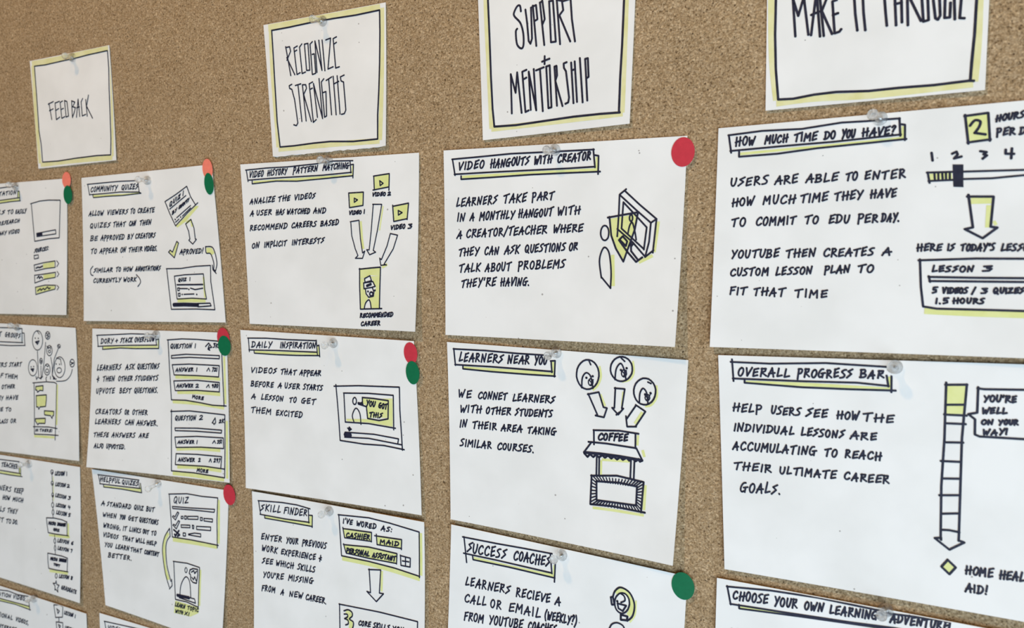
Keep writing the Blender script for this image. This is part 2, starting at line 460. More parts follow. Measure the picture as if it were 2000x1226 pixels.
# ----------------------------------------------------------------- card data: sheet-local positions in tenths of a millimetre
# (code, pen width in mm, points) - s line, c smooth curve, r highlighter band, f filled patch; (t, pen width, word, [start, run, height])
build_card('H1', 'header_card', 'square paper header card reading FEEDBACK inside a black and yellow border', (-315.25, 179.55),
 [(-49.16, 40.98), (43.55, 42.65), (48.42, -40.86), (-42.81, -42.77)], (0.5, 0.7, 1.3, 0.7), False, [
 ('highlighter_border', 'pale', [('r',4.24,[-464,384,-77,390,425,406]),('r',3.6,[-455,372,-443,58,-432,-111,-403,-387]),('r',3.47,[-397,-400,16,-389,445,-388]),('r',2.13,[448,396,448,64,449,-378])]),
 ('border_line', 'ink', [('s',0.95,[-434,364,-299,361,-78,370,49,373,199,382,418,389,426,262,423,106,428,-91,432,-250,427,-367,268,-364,17,-371,-178,-381,-372,-380,-384,-240,-406,-138,-416,56,-427,224,-434,364])]),
 ('lettering', 'ink', [('s',0.91,[-246,-59,-274,65]),('s',0.91,[-283,60,-221,75]),('s',0.91,[-271,9,-226,20]),('s',0.91,[-148,71,-201,62,-191,-65,-149,-48]),('s',0.91,[-198,4,-159,17]),('s',0.91,[-110,70,-140,62,-126,-60,-89,-49]),('s',0.91,[-133,7,-103,14]),('s',0.91,[-88,72,-74,-54]),('s',0.91,[-88,72,-59,61,-45,-48,-74,-54]),('s',0.91,[-5,63,0,-63]),('s',0.91,[-5,62,33,50,6,17,38,9,24,-24,0,-63]),('s',0.91,[47,-64,71,69,85,-61]),('s',0.91,[53,6,84,11]),('s',0.91,[124,69,105,46,114,-60,154,-51]),('s',0.91,[158,58,171,-65]),('s',0.91,[191,88,166,9,230,-84])]),
 ])
build_card('H2', 'header_card', 'square paper header card reading RECOGNIZE STRENGTHS with a torn bottom edge', (-73.69, 176.41),
 [(-49.6, 41.73), (46.16, 42.84), (46.38, -41.51), (-42.94, -43.06)], (0.6, 1, 2, 0.9), True, [
 ('highlighter_border', 'pale', [('r',5.28,[-455,398,-32,406,422,413]),('r',2.81,[-437,377,-426,81,-384,-372]),('r',3.4,[-381,-385,43,-380,420,-382]),('r',3.03,[437,400,433,-3,423,-378])]),
 ('border_line', 'ink', [('s',1.04,[-426,374,-290,376,-114,383,68,385,243,383,419,389,420,261,417,74,412,-77,404,-228,406,-370,222,-373,43,-362,-90,-364,-247,-371,-367,-372,-390,-208,-404,-3,-416,201,-426,374])]),
 ('lettering', 'ink', [('s',0.88,[-273,74,-312,258]),('s',0.88,[-312,253,-280,255,-272,226,-303,173]),('s',0.88,[-304,189,-240,76]),('s',0.88,[-217,252,-245,243,-222,75,-196,84]),('s',0.88,[-238,221,-222,227]),('s',0.88,[-180,261,-199,243,-180,77,-153,84]),('s',0.88,[-159,257,-144,93,-118,92,-131,259,-159,257]),('s',0.88,[-95,265,-114,252,-98,63,-71,68,-81,189,-97,187]),('s',0.88,[-61,73,-75,267,-21,81,-44,267]),('s',0.88,[-18,266,2,77]),('s',0.88,[11,263,48,270,26,84,66,94]),('s',0.88,[94,272,68,264,86,84,114,89]),('s',0.88,[73,230,93,239]),('s',0.88,[-265,18,-287,11,-284,-6,-265,-14,-243,-82,-218,-229,-230,-245,-251,-238]),('s',0.88,[-236,8,-192,14]),('s',0.88,[-215,11,-185,-221]),('s',0.88,[-150,-221,-179,7,-152,5,-146,-18,-169,-54,-108,-227]),('s',0.88,[-96,17,-124,8,-92,-234,-69,-219]),('s',0.88,[-119,-28,-99,-21]),('s',0.88,[-59,-205,-90,7,-18,-216,-45,32]),('s',0.88,[-7,28,-27,10,-2,-209,14,-202,9,-52,-11,-56]),('s',0.88,[11,16,54,33]),('s',0.88,[31,22,53,-197]),('s',0.88,[66,36,89,-200]),('s',0.88,[97,36,119,-198]),('s',0.88,[71,-11,109,1]),('s',0.88,[151,35,122,27,127,2,146,-6,164,-178,152,-199,131,-201])]),
 ])
build_card('H3', 'header_card', 'paper header card reading SUPPORT + MENTORSHIP cut off by the top of the photo', (80.57, 177.97),
 [(-46.29, 40.41), (45.49, 43.54), (43.3, -40.43), (-42.5, -43.51)], (0.6, 0.8, 1.5, 0.8), False, [
 ('highlighter_border', 'pale', [('r',2.55,[-414,404,-408,230,-393,-17,-371,-375]),('r',3.01,[-371,-377,-49,-366,396,-350]),('r',2.39,[406,317,401,30,394,-346])]),
 ('border_line', 'ink', [('s',1.2,[-403,493,-397,333,-386,123,-376,-88,-364,-266,-352,-365,-218,-366,-49,-356,122,-346,270,-343,380,-344,375,-338,378,-162,385,-1,391,224,389,434,-403,493])]),
 ('lettering', 'ink', [('c',1.12,[-194,245,-200,275,-217,274,-236,242,-231,221,-197,183,-179,126,-177,64,-190,46,-216,72,-224,138,-216,154]),('s',1.12,[-167,250,-156,178,-146,81,-135,65,-126,92,-134,256]),('s',1.12,[-100,50,-123,265]),('s',1.12,[-125,260,-104,266,-95,190,-113,182]),('s',1.12,[-53,49,-81,276]),('s',1.12,[-81,273,-67,284,-52,185,-65,159]),('s',1.12,[-27,275,-14,59,14,59,-5,276,-27,275]),('s',1.12,[39,43,17,276]),('s',1.12,[17,276,47,268,55,218,33,194,97,51]),('s',1.12,[96,271,105,165,124,48]),('s',1.12,[54,265,141,278]),('s',1.12,[-50,-11,-50,-52]),('s',1.12,[-65,-38,-22,-27]),('s',1.12,[-244,-300,-253,-86,-222,-190,-214,-80,-184,-301]),('s',1.12,[-158,-72,-183,-80,-161,-299,-142,-292]),('s',1.12,[-178,-123,-158,-114]),('s',1.12,[-129,-290,-144,-83,-96,-295,-114,-73]),('s',1.12,[-100,-81,-55,-69]),('s',1.12,[-77,-76,-57,-302]),('s',1.12,[-40,-67,-24,-289,-6,-286,-20,-62,-40,-67]),('s',1.12,[26,-280,8,-72,20,-69,24,-120,14,-147,58,-284]),('s',1.12,[78,-56,61,-61,63,-84,75,-103,95,-242,91,-268,75,-274]),('s',1.12,[104,-61,121,-274]),('s',1.12,[124,-57,141,-269]),('s',1.12,[109,-102,126,-97]),('s',1.12,[153,-43,173,-274]),('s',1.12,[199,-267,183,-50,198,-48,204,-145,191,-152])]),
 ])
build_card('H4', 'header_card', 'paper header card reading MAKE IT THROUGH cut off by the top of the photo', (235.41, 181.78),
 [(-45.87, 41.19), (45.26, 42.81), (45.16, -41.19), (-44.55, -42.8)], (0.6, 0.8, 1.5, 0.9), False, [
 ('highlighter_border', 'pale', [('r',2.79,[-437,182,-424,-171,-398,-384]),('r',3.1,[-397,-398,-231,-389,14,-395,407,-382]),('r',2.5,[418,54,420,-206,413,-374])]),
 ('border_line', 'ink', [('s',1.15,[-419,274,-413,83,-412,-76,-404,-238,-389,-381,-322,-383,-231,-372,-136,-368,2,-376,125,-373,260,-374,390,-368,408,-370]),('s',1.15,[396,-366,398,-290,404,-175,406,-30,402,159])]),
 ('lettering', 'ink', [('s',1.15,[-321,-95,-337,79,-311,-3,-289,79,-264,-94]),('s',1.15,[-252,-98,-235,96,-213,-108]),('s',1.15,[-254,-6,-222,4]),('s',1.15,[-197,-108,-218,57]),('s',1.15,[-190,59,-209,6,-162,-103]),('s',1.15,[-147,47,-165,43,-151,-102,-131,-97,-124,-87]),('s',1.15,[-161,-19,-140,-13]),('s',1.15,[-76,74,-67,-26,-56,-100]),('s',1.15,[-40,68,-33,-24,-23,-103]),('s',1.15,[-93,70,-14,77]),('s',1.15,[45,80,57,-36,64,-94]),('s',1.15,[88,74,101,-97]),('s',1.15,[115,70,124,-87]),('s',1.15,[93,-5,119,-1]),('s',1.15,[148,-103,140,43]),('s',1.15,[140,43,159,28,155,5,198,-90]),('s',1.15,[199,-1,208,-95,228,-91,222,-5]),('s',1.15,[243,-8,254,-87,264,-94,272,-77,267,-11]),('s',1.15,[288,-14,289,-90,309,-90,309,-29]),('s',1.15,[322,-7,328,-100]),('s',1.15,[349,-11,346,-98,363,-101])]),
 ])
build_card('A1', 'idea_card', 'left-edge note card with a phone sketch, its title ending TATION', (-396.15, 73.87),
 [(-67.74, 52.58), (71.95, 53.91), (67.72, -51.5), (-71.93, -55.0)], (0.8, 0.8, 2, 0.6), False, [
 ('title_highlight', 'yellow', [('f',0,[-296,381,-129,392,120,403,130,387,-130,375,-297,362]),('f',0,[107,462,129,459,132,404,105,409])]),
 ('title_frame', 'ink', [('s',0.83,[-344,482,-122,495,-40,499,111,502]),('s',0.83,[108,463,105,409]),('s',0.83,[-352,384,-129,395,-20,401,131,410]),('s',0.83,[108,463,129,460,132,384]),('s',0.83,[-353,360,-130,372,6,381,137,385])]),
 ('title_lettering', 'ink', [('t',0.83,'ANNO',[-344,428,183,5,11,31]),('t',0.83,'TATION',[-141,433,222,6,10,31])]),
 ('note_lettering', 'ink', [('t',0.83,'USERS',[-351,282,271,1,11,32]),('t',0.83,'TO',[-39,283,70,0,10,31]),('t',0.83,'EASILY',[67,284,135,1,10,31]),('t',0.83,'RESEARCH',[-158,191,270,23,10,29]),('t',0.83,'ANY',[-167,111,100,6,10,30]),('t',0.83,'VIDEO',[-35,119,142,9,9,29])]),
 ('phone_sketch', 'ink', [('s',0.83,[265,357,381,375,490,380,636,375,622,227,611,85,475,78,303,59,289,210,276,355]),('s',0.83,[331,122,568,148,571,116,333,96,331,122]),('s',1.87,[337,110,395,116])]),
 ('list_sketch', 'ink', [('t',0.83,'SOURCES:',[293,-32,178,22,9,30]),('s',0.83,[291,-54,343,-48,347,-74,292,-81,291,-52]),('s',0.83,[288,-130,409,-110,553,-95,553,-146,439,-155,296,-177,288,-130]),('s',0.83,[294,-211,393,-202,557,-184,552,-224,424,-240,292,-273,291,-211]),('s',0.83,[298,-307,422,-287,554,-286,547,-316,434,-337,302,-365,298,-307]),('s',0.72,[572,-93,597,-115,574,-139]),('s',0.72,[576,-177,597,-197,575,-219]),('s',0.72,[570,-286,594,-301,572,-322]),('s',1.3,[313,-154,336,-146,359,-149,395,-137]),('s',1.15,[323,-233,347,-217,352,-237,373,-220,392,-232]),('s',1.08,[326,-335,363,-316,369,-330,402,-313,415,-325,454,-300,467,-316,486,-308])]),
 ('list_highlight', 'yellow', [('f',0,[399,-118,543,-101,542,-142,401,-155]),('f',0,[399,-206,547,-192,543,-223,404,-240]),('f',0,[304,-311,422,-293,544,-292,539,-314,434,-332,311,-356])]),
 ])
build_card('A2', 'idea_card', 'left-edge note card with smiling faces above a chat screen sketch', (-388.18, -41.13),
 [(-70.89, 53.22), (68.81, 53.8), (70.83, -50.52), (-68.75, -56.5)], (1, 1, 3, 1.5), False, [
 ('title_frame', 'ink', [('s',0.83,[-483,491,-272,498,-168,501,15,502]),('s',0.83,[21,503,14,387]),('s',0.83,[-492,373,-280,380,-142,383,24,387]),('s',0.83,[19,467,47,466,49,366]),('s',0.83,[-494,343,-282,352,-144,354,53,366])]),
 ('title_lettering', 'ink', [('t',0.83,'STUDENT',[-505,426,239,-1,12,37]),('t',0.83,'GROUPS',[-211,425,199,-1,12,36])]),
 ('note_lettering', 'ink', [('t',0.83,'LEARNERS',[-554,146,346,29,11,35]),('t',0.83,'START',[-170,178,160,13,10,33]),('t',0.83,'OF',[-345,78,80,2,11,34]),('t',0.83,'THEM',[-235,80,167,3,10,34]),('t',0.83,'OTHER',[-283,-16,177,19,10,31]),('t',0.83,'THEY',[-406,-125,136,15,11,35]),('t',0.83,'HAVE',[-228,-105,160,18,10,34]),('t',0.83,'ME',[-359,-211,81,7,9,29]),('t',0.83,'TO',[-238,-200,73,7,9,29]),('t',0.83,'CLASS',[-364,-317,149,18,9,32]),('t',0.83,'OR',[-175,-294,73,9,9,32])]),
 ('face_sketch', 'ink', [('s',0.72,[244,490,258,481,269,467,277,450,281,430,280,410,275,390,265,371,253,356,238,344,221,338,204,336,187,340,173,349,161,363,153,380,150,400,150,420,156,441,165,459,178,475,193,486,210,493,227,494,244,490]),('s',0.72,[359,491,365,487,370,482,374,475,375,468,375,460,373,452,369,445,363,438,356,434,349,431,341,431,334,432,328,436,323,441,319,448,317,456,318,464,320,472,324,479,330,485,337,489,344,492,352,492,359,491]),('s',0.72,[377,381,385,376,391,369,395,360,397,350,397,339,394,328,390,319,383,311,375,305,366,301,356,300,347,302,340,307,333,314,329,323,327,333,327,344,330,355,335,364,342,372,350,378,359,382,368,383,377,381]),('s',0.72,[489,397,493,395,496,393,499,390,500,386,500,382,498,379,496,375,493,372,489,370,484,369,480,369,475,369,471,371,468,373,466,376,465,380,465,383,466,387,468,391,472,393,476,396,480,397,485,397,489,397]),('s',0.72,[166,252,179,245,189,233,196,219,199,203,199,186,194,169,187,153,176,140,163,130,149,124,134,123,120,126,107,133,97,145,90,159,86,175,87,193,91,210,99,225,110,239,123,248,138,254,152,255,166,252]),('s',0.72,[258,272,262,269,265,265,267,260,268,255,268,249,266,243,264,238,261,233,257,230,252,228,248,227,244,229,240,231,237,235,235,240,234,246,234,252,235,258,238,263,241,267,245,271,249,273,254,273,258,272]),('s',0.72,[341,230,350,224,357,217,361,207,363,196,363,185,360,173,355,163,348,154,340,147,330,143,320,142,311,144,302,149,295,157,291,167,288,178,289,189,292,201,297,211,304,220,313,227,322,231,332,232,341,230]),('s',0.72,[511,295,526,285,538,271,546,253,550,233,550,212,545,190,536,171,523,154,508,142,491,135,474,133,457,137,442,146,430,160,421,178,417,199,418,221,423,242,432,262,445,278,460,290,477,297,495,299,511,295]),('s',0.72,[649,287,655,284,660,279,664,272,665,265,665,257,663,249,659,242,654,236,648,232,641,229,634,228,627,230,621,233,616,238,613,245,611,252,611,260,613,268,617,275,622,281,628,286,635,288,642,289,649,287]),('s',1.15,[186,433,188,432]),('s',1.15,[225,433,227,432]),('s',1.15,[120,195,122,195]),('s',1.15,[153,200,156,200]),('s',1.15,[441,240,443,239]),('s',1.15,[482,240,484,239]),('s',1.15,[347,359,349,358]),('s',1.15,[376,359,378,358]),('s',0.94,[187,402,237,413,212,383,187,402,216,397]),('s',0.94,[116,177,157,182,143,158,116,177,142,170]),('s',0.72,[488,211,495,209,500,206,504,201,506,196,506,191,504,186,500,181,494,176,488,173,480,171,473,171,465,171,459,173,453,177,450,181,448,186,448,191,450,197,454,202,459,206,466,209,473,211,481,212,488,211]),('s',0.72,[367,345,371,344,373,342,375,340,376,337,376,334,375,331,373,329,370,327,367,325,363,324,360,324,356,324,353,325,350,327,349,329,348,332,348,335,349,338,351,340,353,342,357,344,360,345,364,345,367,345]),('s',0.72,[333,191,338,189,341,187,344,184,345,180,345,176,344,173,341,169,337,166,333,164,328,162,323,162,318,162,314,164,310,166,308,169,306,173,306,177,308,181,310,184,314,187,318,190,323,191,328,192,333,191]),('s',0.86,[328,481,347,470,367,479]),('s',0.86,[330,461,362,458]),('s',0.86,[336,441,355,450]),('s',0.86,[621,266,652,256]),('s',0.86,[623,246,652,264]),('s',0.86,[476,385,488,379]),('s',0.86,[245,256,259,253]),('s',0.86,[244,242,258,242]),('s',0.72,[215,490,240,469]),('s',0.72,[329,375,357,364,386,374]),('s',0.72,[311,221,334,210,344,219]),('s',0.72,[446,287,496,282,507,238])]),
 ('connector_lines', 'ink', [('s',0.72,[209,327,212,227,216,128]),('s',0.72,[317,405,290,253,262,135]),('s',0.72,[249,213,246,134]),('s',0.72,[376,289,392,226,389,152]),('s',0.72,[472,362,420,281,392,157]),('c',0.72,[638,210,617,164,572,125,521,109,438,101]),('s',0.86,[180,121,186,96,206,119]),('s',0.86,[216,115,245,105,252,130,238,108,268,127]),('s',0.86,[317,127,307,113,313,97]),('s',0.86,[366,134,365,114]),('s',0.86,[389,152,407,121,389,144,420,126,401,116,439,119])]),
 ('chat_screen_sketch', 'ink', [('s',0.83,[137,65,309,87,413,90,441,82,435,-4,429,-128,412,-372]),('s',0.83,[154,67,151,-111,145,-354,298,-341,452,-332]),('s',0.83,[132,-294,332,-276,439,-278]),('s',0.94,[176,39,269,53,267,12,228,12,194,-7,192,9,172,10,176,39]),('s',0.94,[177,-36,309,-18,308,-56,296,-113,224,-124,207,-144,200,-126,178,-128,177,-36]),('s',0.94,[279,-150,400,-144,396,-178,383,-182,376,-203,357,-182,280,-183,279,-150]),('s',0.94,[161,-226,291,-210,286,-252,207,-259,190,-272,177,-258,161,-245,161,-226]),('t',0.72,'HI',[159,-330,34,3,6,21]),('t',0.72,'THERE!',[212,-326,159,12,6,21])]),
 ('chat_highlight', 'yellow', [('f',0,[179,37,265,49,262,14,175,12]),('f',0,[181,-40,304,-23,293,-111,184,-123]),('f',0,[283,-154,394,-148,391,-176,285,-179]),('f',0,[166,-230,286,-216,281,-249,170,-256]),('r',1.64,[449,75,441,-86,433,-251]),('r',1.89,[141,-371,403,-353])]),
 ])
build_card('A3', 'idea_card', 'left-edge note card with a lesson timeline sketch, its title ending TEACHER', (-390.72, -152.74),
 [(-68.52, 52.49), (71.15, 55.54), (68.54, -54.29), (-71.16, -53.74)], (1, 1, 3, 1.5), False, [
 ('title_highlight', 'yellow', [('f',0,[-540,377,-325,391,-54,400,-46,386,-326,376,-541,363]),('f',0,[-60,465,-41,466,-46,395,-64,406])]),
 ('title_frame', 'ink', [('s',0.83,[-532,488,-318,493,-178,499,-57,504]),('s',0.83,[-64,504,-64,406]),('s',0.83,[-539,395,-325,399,-185,402,-47,405]),('s',0.83,[-42,469,-44,393]),('s',0.83,[-541,366,-326,373,-186,375,-26,382])]),
 ('title_lettering', 'ink', [('t',0.83,'TEACHER',[-305,435,221,4,12,39])]),
 ('note_lettering', 'ink', [('t',0.83,'LEARNERS',[-524,222,335,11,13,41]),('t',0.83,'KEEP',[-143,235,116,4,12,40]),('t',0.83,'HOW',[-306,152,99,5,11,35]),('t',0.83,'MUCH',[-167,158,136,6,10,35]),('t',0.83,'SKILLS',[-485,33,196,11,12,39]),('t',0.83,'THEY',[-246,47,132,8,11,38]),('t',0.83,'LEFT',[-459,-59,150,11,12,39]),('t',0.83,'TO',[-271,-46,67,5,11,38]),('t',0.83,'DO.',[-177,-39,66,5,11,38])]),
 ('timeline_sketch', 'ink', [('s',0.72,[373,488,377,487,380,484,382,480,383,476,383,472,381,468,379,463,376,460,372,457,368,455,364,455,360,455,356,457,353,459,351,463,350,467,350,471,352,476,354,480,357,484,361,486,365,488,369,489,373,488]),('s',0.72,[371,395,374,393,376,390,378,387,379,383,379,379,378,375,376,371,373,368,370,365,366,363,362,363,359,363,355,365,353,367,351,371,350,375,350,379,351,383,353,387,356,390,360,393,363,395,367,395,371,395]),('s',0.72,[370,299,373,297,375,294,376,290,377,286,377,282,376,278,374,273,372,270,369,267,366,266,363,265,360,266,357,267,355,270,354,274,353,278,353,282,354,287,356,291,358,294,361,297,364,299,367,299,370,299]),('s',0.72,[367,218,370,216,373,213,375,209,376,204,376,199,374,194,372,190,370,186,366,183,363,181,359,180,355,181,352,183,350,186,348,190,347,194,347,199,348,204,350,209,353,213,356,216,360,218,364,219,367,218]),('s',0.72,[369,161,371,159,373,155,375,151,375,146,375,140,374,135,373,130,370,125,368,122,365,120,361,119,359,120,356,123,354,126,352,130,352,136,352,141,353,147,355,152,357,156,360,159,363,161,366,162,369,161]),('s',0.72,[384,-75,386,-77,389,-80,390,-84,391,-88,391,-93,390,-98,388,-103,386,-107,383,-110,380,-112,377,-112,374,-112,372,-110,369,-107,368,-103,367,-98,367,-93,368,-88,370,-83,372,-80,375,-76,378,-75,381,-74,384,-75]),('s',0.72,[385,-132,387,-134,389,-137,390,-142,391,-147,391,-153,390,-158,389,-163,387,-167,384,-171,382,-173,379,-173,377,-172,375,-170,373,-167,372,-162,371,-157,371,-151,372,-146,373,-141,375,-136,377,-133,380,-131,382,-131,385,-132]),('s',0.72,[397,-361,400,-363,403,-366,404,-370,405,-375,405,-379,405,-384,403,-389,400,-393,397,-396,394,-398,391,-399,387,-399,384,-397,382,-394,380,-390,379,-385,379,-380,380,-375,382,-371,384,-367,387,-363,390,-361,394,-361,397,-361]),('s',1.08,[366,470,371,466]),('s',1.08,[364,377,367,373]),('s',1.08,[365,280,366,276]),('s',0.65,[365,453,365,394]),('s',0.65,[364,360,364,301]),('s',0.65,[362,263,362,221]),('s',0.65,[363,179,364,162]),('s',0.65,[361,117,362,96]),('s',0.65,[377,-45,380,-74]),('s',0.65,[380,-112,381,-131]),('s',0.65,[382,-173,383,-198]),('t',0.83,'LESSON',[402,449,116,14,9,31]),('t',0.83,'1',[543,466,11,1,9,30]),('t',0.83,'LESSON',[404,363,122,6,8,28]),('t',0.83,'2',[548,370,28,1,8,27]),('t',0.83,'LESSON',[399,273,131,0,8,28]),('t',0.83,'3',[556,273,26,0,8,27]),('t',0.83,'LESSON',[402,194,119,3,7,26]),('t',0.83,'4',[553,197,25,1,7,26]),('t',0.83,'LESSON',[403,131,129,4,8,30]),('t',0.83,'5',[554,135,25,1,8,29]),('t',0.83,'LESSON',[412,-97,142,8,7,28]),('t',0.83,'6',[584,-87,25,1,7,27]),('t',0.83,'LESSON',[414,-158,136,6,7,26]),('t',0.83,'7',[577,-151,19,1,6,26]),('s',0.83,[276,81,378,94,469,96,533,87]),('s',0.83,[536,90,536,-23]),('s',0.83,[552,-23,400,-35,295,-39,284,22,276,81]),('t',0.94,'MICRO',[302,31,88,7,6,24]),('t',0.94,'DEGREE',[414,39,102,8,6,23]),('t',0.94,'QUIZ',[363,-10,71,2,5,19]),('s',0.83,[284,-211,383,-206,474,-203,539,-208,531,-320]),('s',0.83,[284,-211,286,-275,295,-335,394,-331,543,-318]),('t',0.94,'MICRO',[317,-261,88,7,6,24]),('t',0.94,'DEGREE',[430,-252,90,7,6,24]),('t',0.94,'TEST',[360,-296,75,-1,4,17]),('t',0.83,'LESSON',[427,-388,124,12,7,28]),('t',0.83,'8',[574,-374,22,2,7,28]),('t',0.83,'GRADUATE',[456,-474,185,-4,7,31]),('s',0.83,[390,-420,400,-450,429,-449,409,-476,413,-509,386,-491,373,-500,376,-465,350,-447,383,-443,390,-420])]),
 ('box_highlight', 'yellow', [('r',1.87,[304,-57,536,-37,549,-14,552,78])]),
 ('box_highlight', 'yellow', [('r',2.1,[304,-354,541,-331])]),
 ('timeline_highlight', 'yellow', [('r',0.73,[377,437,374,235])]),
 ])
build_card('A4', 'idea_card', 'note card in the bottom left corner with linked play icons, title ending ATION VIDEO', (-386.98, -268.54),
 [(-69.57, 54.11), (70.12, 53.39), (69.57, -54.11), (-70.12, -53.39)], (1, 1.5, 3, 1.5), False, [
 ('title_highlight', 'yellow', [('f',0,[-433,422,-220,429,-39,435,-26,420,-220,420,-434,408])]),
 ('title_frame', 'ink', [('s',0.83,[-646,478,-427,503,-319,517,-179,511,-39,524]),('s',0.83,[-651,422,-433,427,-220,434,-28,440]),('s',0.83,[-33,474,-26,409]),('s',0.83,[-653,399,-434,406,-221,418,-16,412])]),
 ('title_lettering', 'ink', [('t',0.83,'ATION',[-456,450,169,13,10,32]),('t',0.83,'VIDEO',[-248,466,155,12,10,32])]),
 ('note_lettering', 'ink', [('t',0.83,'TIONAL',[-483,264,208,6,11,35]),('t',0.83,'VIDEOS,',[-226,271,171,5,10,34]),('t',0.83,'INTEREST',[-490,158,259,20,10,35])]),
 ('play_icon_sketch', 'ink', [('s',0.83,[297,521,364,535,413,532,403,440,313,418,297,521]),('s',0.83,[331,496,367,484,345,458,335,494]),('s',0.83,[356,428,354,395]),('s',0.83,[318,382,403,393,402,315,326,298,318,382]),('s',0.83,[346,367,372,360,358,337,346,367]),('t',0.83,'LESSON',[426,472,110,-1,8,28]),('t',0.83,'1',[558,471,7,0,8,27]),('t',0.83,'LESSON',[427,343,103,5,8,28])]),
 ])
build_card('B1', 'idea_card', 'note card titled COMMUNITY QUIZES with coral and green stickers on its corner', (-236.47, 75.09),
 [(-70.09, 52.36), (65.55, 55.91), (75.77, -51.77), (-71.24, -56.5)], (1.0, 1.5, 1.5, 2), False, [
 ('title_highlight', 'yellow', [('f',0,[-575,390,-245,389,-69,393,-63,387,-245,379,-567,376])]),
 ('title_frame', 'ink', [('s',0.83,[-636,472,-451,477,-274,481,-85,479]),('s',0.83,[-630,472,-614,391]),('s',0.83,[-614,394,-455,397,-278,403,-73,396]),('s',0.83,[-82,463,-71,396,-53,387]),('s',0.83,[-579,395,-572,371,-413,376,-246,377,-53,387])]),
 ('title_lettering', 'ink', [('t',0.83,'COMMUNITY',[-600,415,288,2,11,36]),('t',0.83,'QUIZES',[-260,418,170,1,10,35])]),
 ('note_lettering', 'ink', [('t',0.83,'ALLOW',[-631,235,162,3,10,35]),('t',0.83,'VIEWERS',[-424,239,221,4,10,34]),('t',0.83,'TO',[-173,243,47,1,9,34]),('t',0.83,'CREATE',[-95,245,170,3,9,33]),('t',0.83,'QUIZES',[-622,142,222,6,10,35]),('t',0.83,'THAT',[-364,149,131,4,10,34]),('t',0.83,'CAN',[-189,154,67,2,9,34]),('t',0.83,'THEN',[-78,157,118,3,9,33]),('t',0.83,'BE',[-621,47,76,2,10,35]),('t',0.83,'APPROVED',[-504,50,256,7,10,35]),('t',0.83,'BY',[-209,59,55,2,9,34]),('t',0.83,'CREATORS',[-126,61,205,6,9,34]),('t',0.83,'TO',[-620,-50,63,2,10,35]),('t',0.83,'APPEAR',[-520,-47,193,6,10,35]),('t',0.83,'ON',[-291,-40,56,2,9,34]),('t',0.83,'THEIR',[-203,-37,145,5,9,34]),('t',0.83,'VIDEOS.',[-36,-31,131,4,9,34]),('t',0.83,'SIMILAR',[-589,-192,204,7,9,32]),('t',0.83,'TO',[-345,-183,52,2,8,31]),('t',0.83,'HOW',[-261,-180,93,3,8,31]),('t',0.83,'ANNOTATIONS',[-133,-176,258,9,8,31]),('t',0.83,'CURRENTLY',[-596,-271,301,13,8,31]),('t',0.83,'WORK',[-263,-257,135,6,8,30]),('c',0.83,[-597,-145,-622,-169,-626,-193,-616,-211,-597,-215]),('c',0.83,[-122,-203,-88,-231,-80,-259,-108,-289])]),
 ('quiz_page_sketch', 'ink', [('s',0.83,[192,320,304,367,413,420,447,347,493,290]),('s',0.83,[516,303,420,241,292,147,237,235,192,320]),('s',0.83,[238,266,402,356]),('s',0.83,[305,204,445,286]),('s',0.83,[293,173,328,194]),('s',0.83,[363,215,445,269]),('s',1.15,[289,193,291,192]),('s',1.15,[344,208,345,208]),('t',0.83,'QUIZ',[235,281,108,59,9,32]),('t',0.83,'1',[364,351,12,7,9,32]),('t',0.83,'BY',[260,226,45,24,6,23]),('t',0.83,"COMM'TY",[326,262,102,55,6,22])]),
 ('quiz_page_highlight', 'yellow', [('f',0,[295,144,493,282,526,280,396,178,310,135]),('r',1.77,[399,167,441,182,454,140])]),
 ('arrow_sketch', 'ink', [('s',0.83,[393,159,445,190,473,129,483,54,494,51,458,18,420,45,431,54,420,108,393,159])]),
 ('check_mark_sketch', 'ink', [('s',0.83,[216,-38,232,-24,255,-38,300,38,318,27,273,-78,216,-38]),('t',0.83,'APROVED!',[328,-52,222,7,9,34])]),
 ('check_mark_highlight', 'yellow', [('f',0,[223,-37,233,-29,257,-45,301,31,312,26,272,-70])]),
 ('curved_arrow_sketch', 'ink', [('c',0.83,[580,0,642,-3,670,-45,684,-98,684,-129,671,-167]),('c',0.83,[580,0,586,-43,626,-48,650,-93,657,-124,653,-156]),('s',0.83,[642,-127,647,-159,677,-183]),('s',0.83,[671,-166,653,-156])]),
 ('curved_arrow_highlight', 'yellow', [('f',0,[585,-6,638,-8,663,-43,648,-56,590,-40])]),
 ('video_window_sketch', 'ink', [('s',0.83,[190,-156,333,-153,484,-136,624,-129,625,-241,661,-434,478,-435,235,-445,214,-303,194,-156]),('s',0.83,[270,-208,370,-197,555,-188,566,-295,582,-362,442,-360,294,-370,280,-274,270,-208]),('t',0.83,'QUIZ',[308,-246,77,6,5,22]),('t',0.83,'1',[418,-237,7,1,5,22]),('s',1.15,[296,-269,548,-262]),('s',0.94,[326,-295,398,-294]),('s',0.94,[428,-290,473,-299,547,-288]),('s',0.94,[363,-335,461,-330]),('s',0.83,[299,-293,318,-290,318,-309,302,-310,299,-293]),('s',0.83,[306,-331,325,-328,325,-348,309,-350,306,-331]),('s',1.15,[411,-299,413,-299]),('s',1.15,[344,-336,346,-336]),('s',1.15,[487,-332,489,-333]),('s',2.81,[262,-412,366,-407,494,-406]),('s',0.94,[494,-396,616,-390,626,-408,501,-419])]),
 ('video_window_highlight', 'yellow', [('r',2.8,[297,-379,572,-371]),('r',1.63,[555,-210,567,-354])]),
 ])
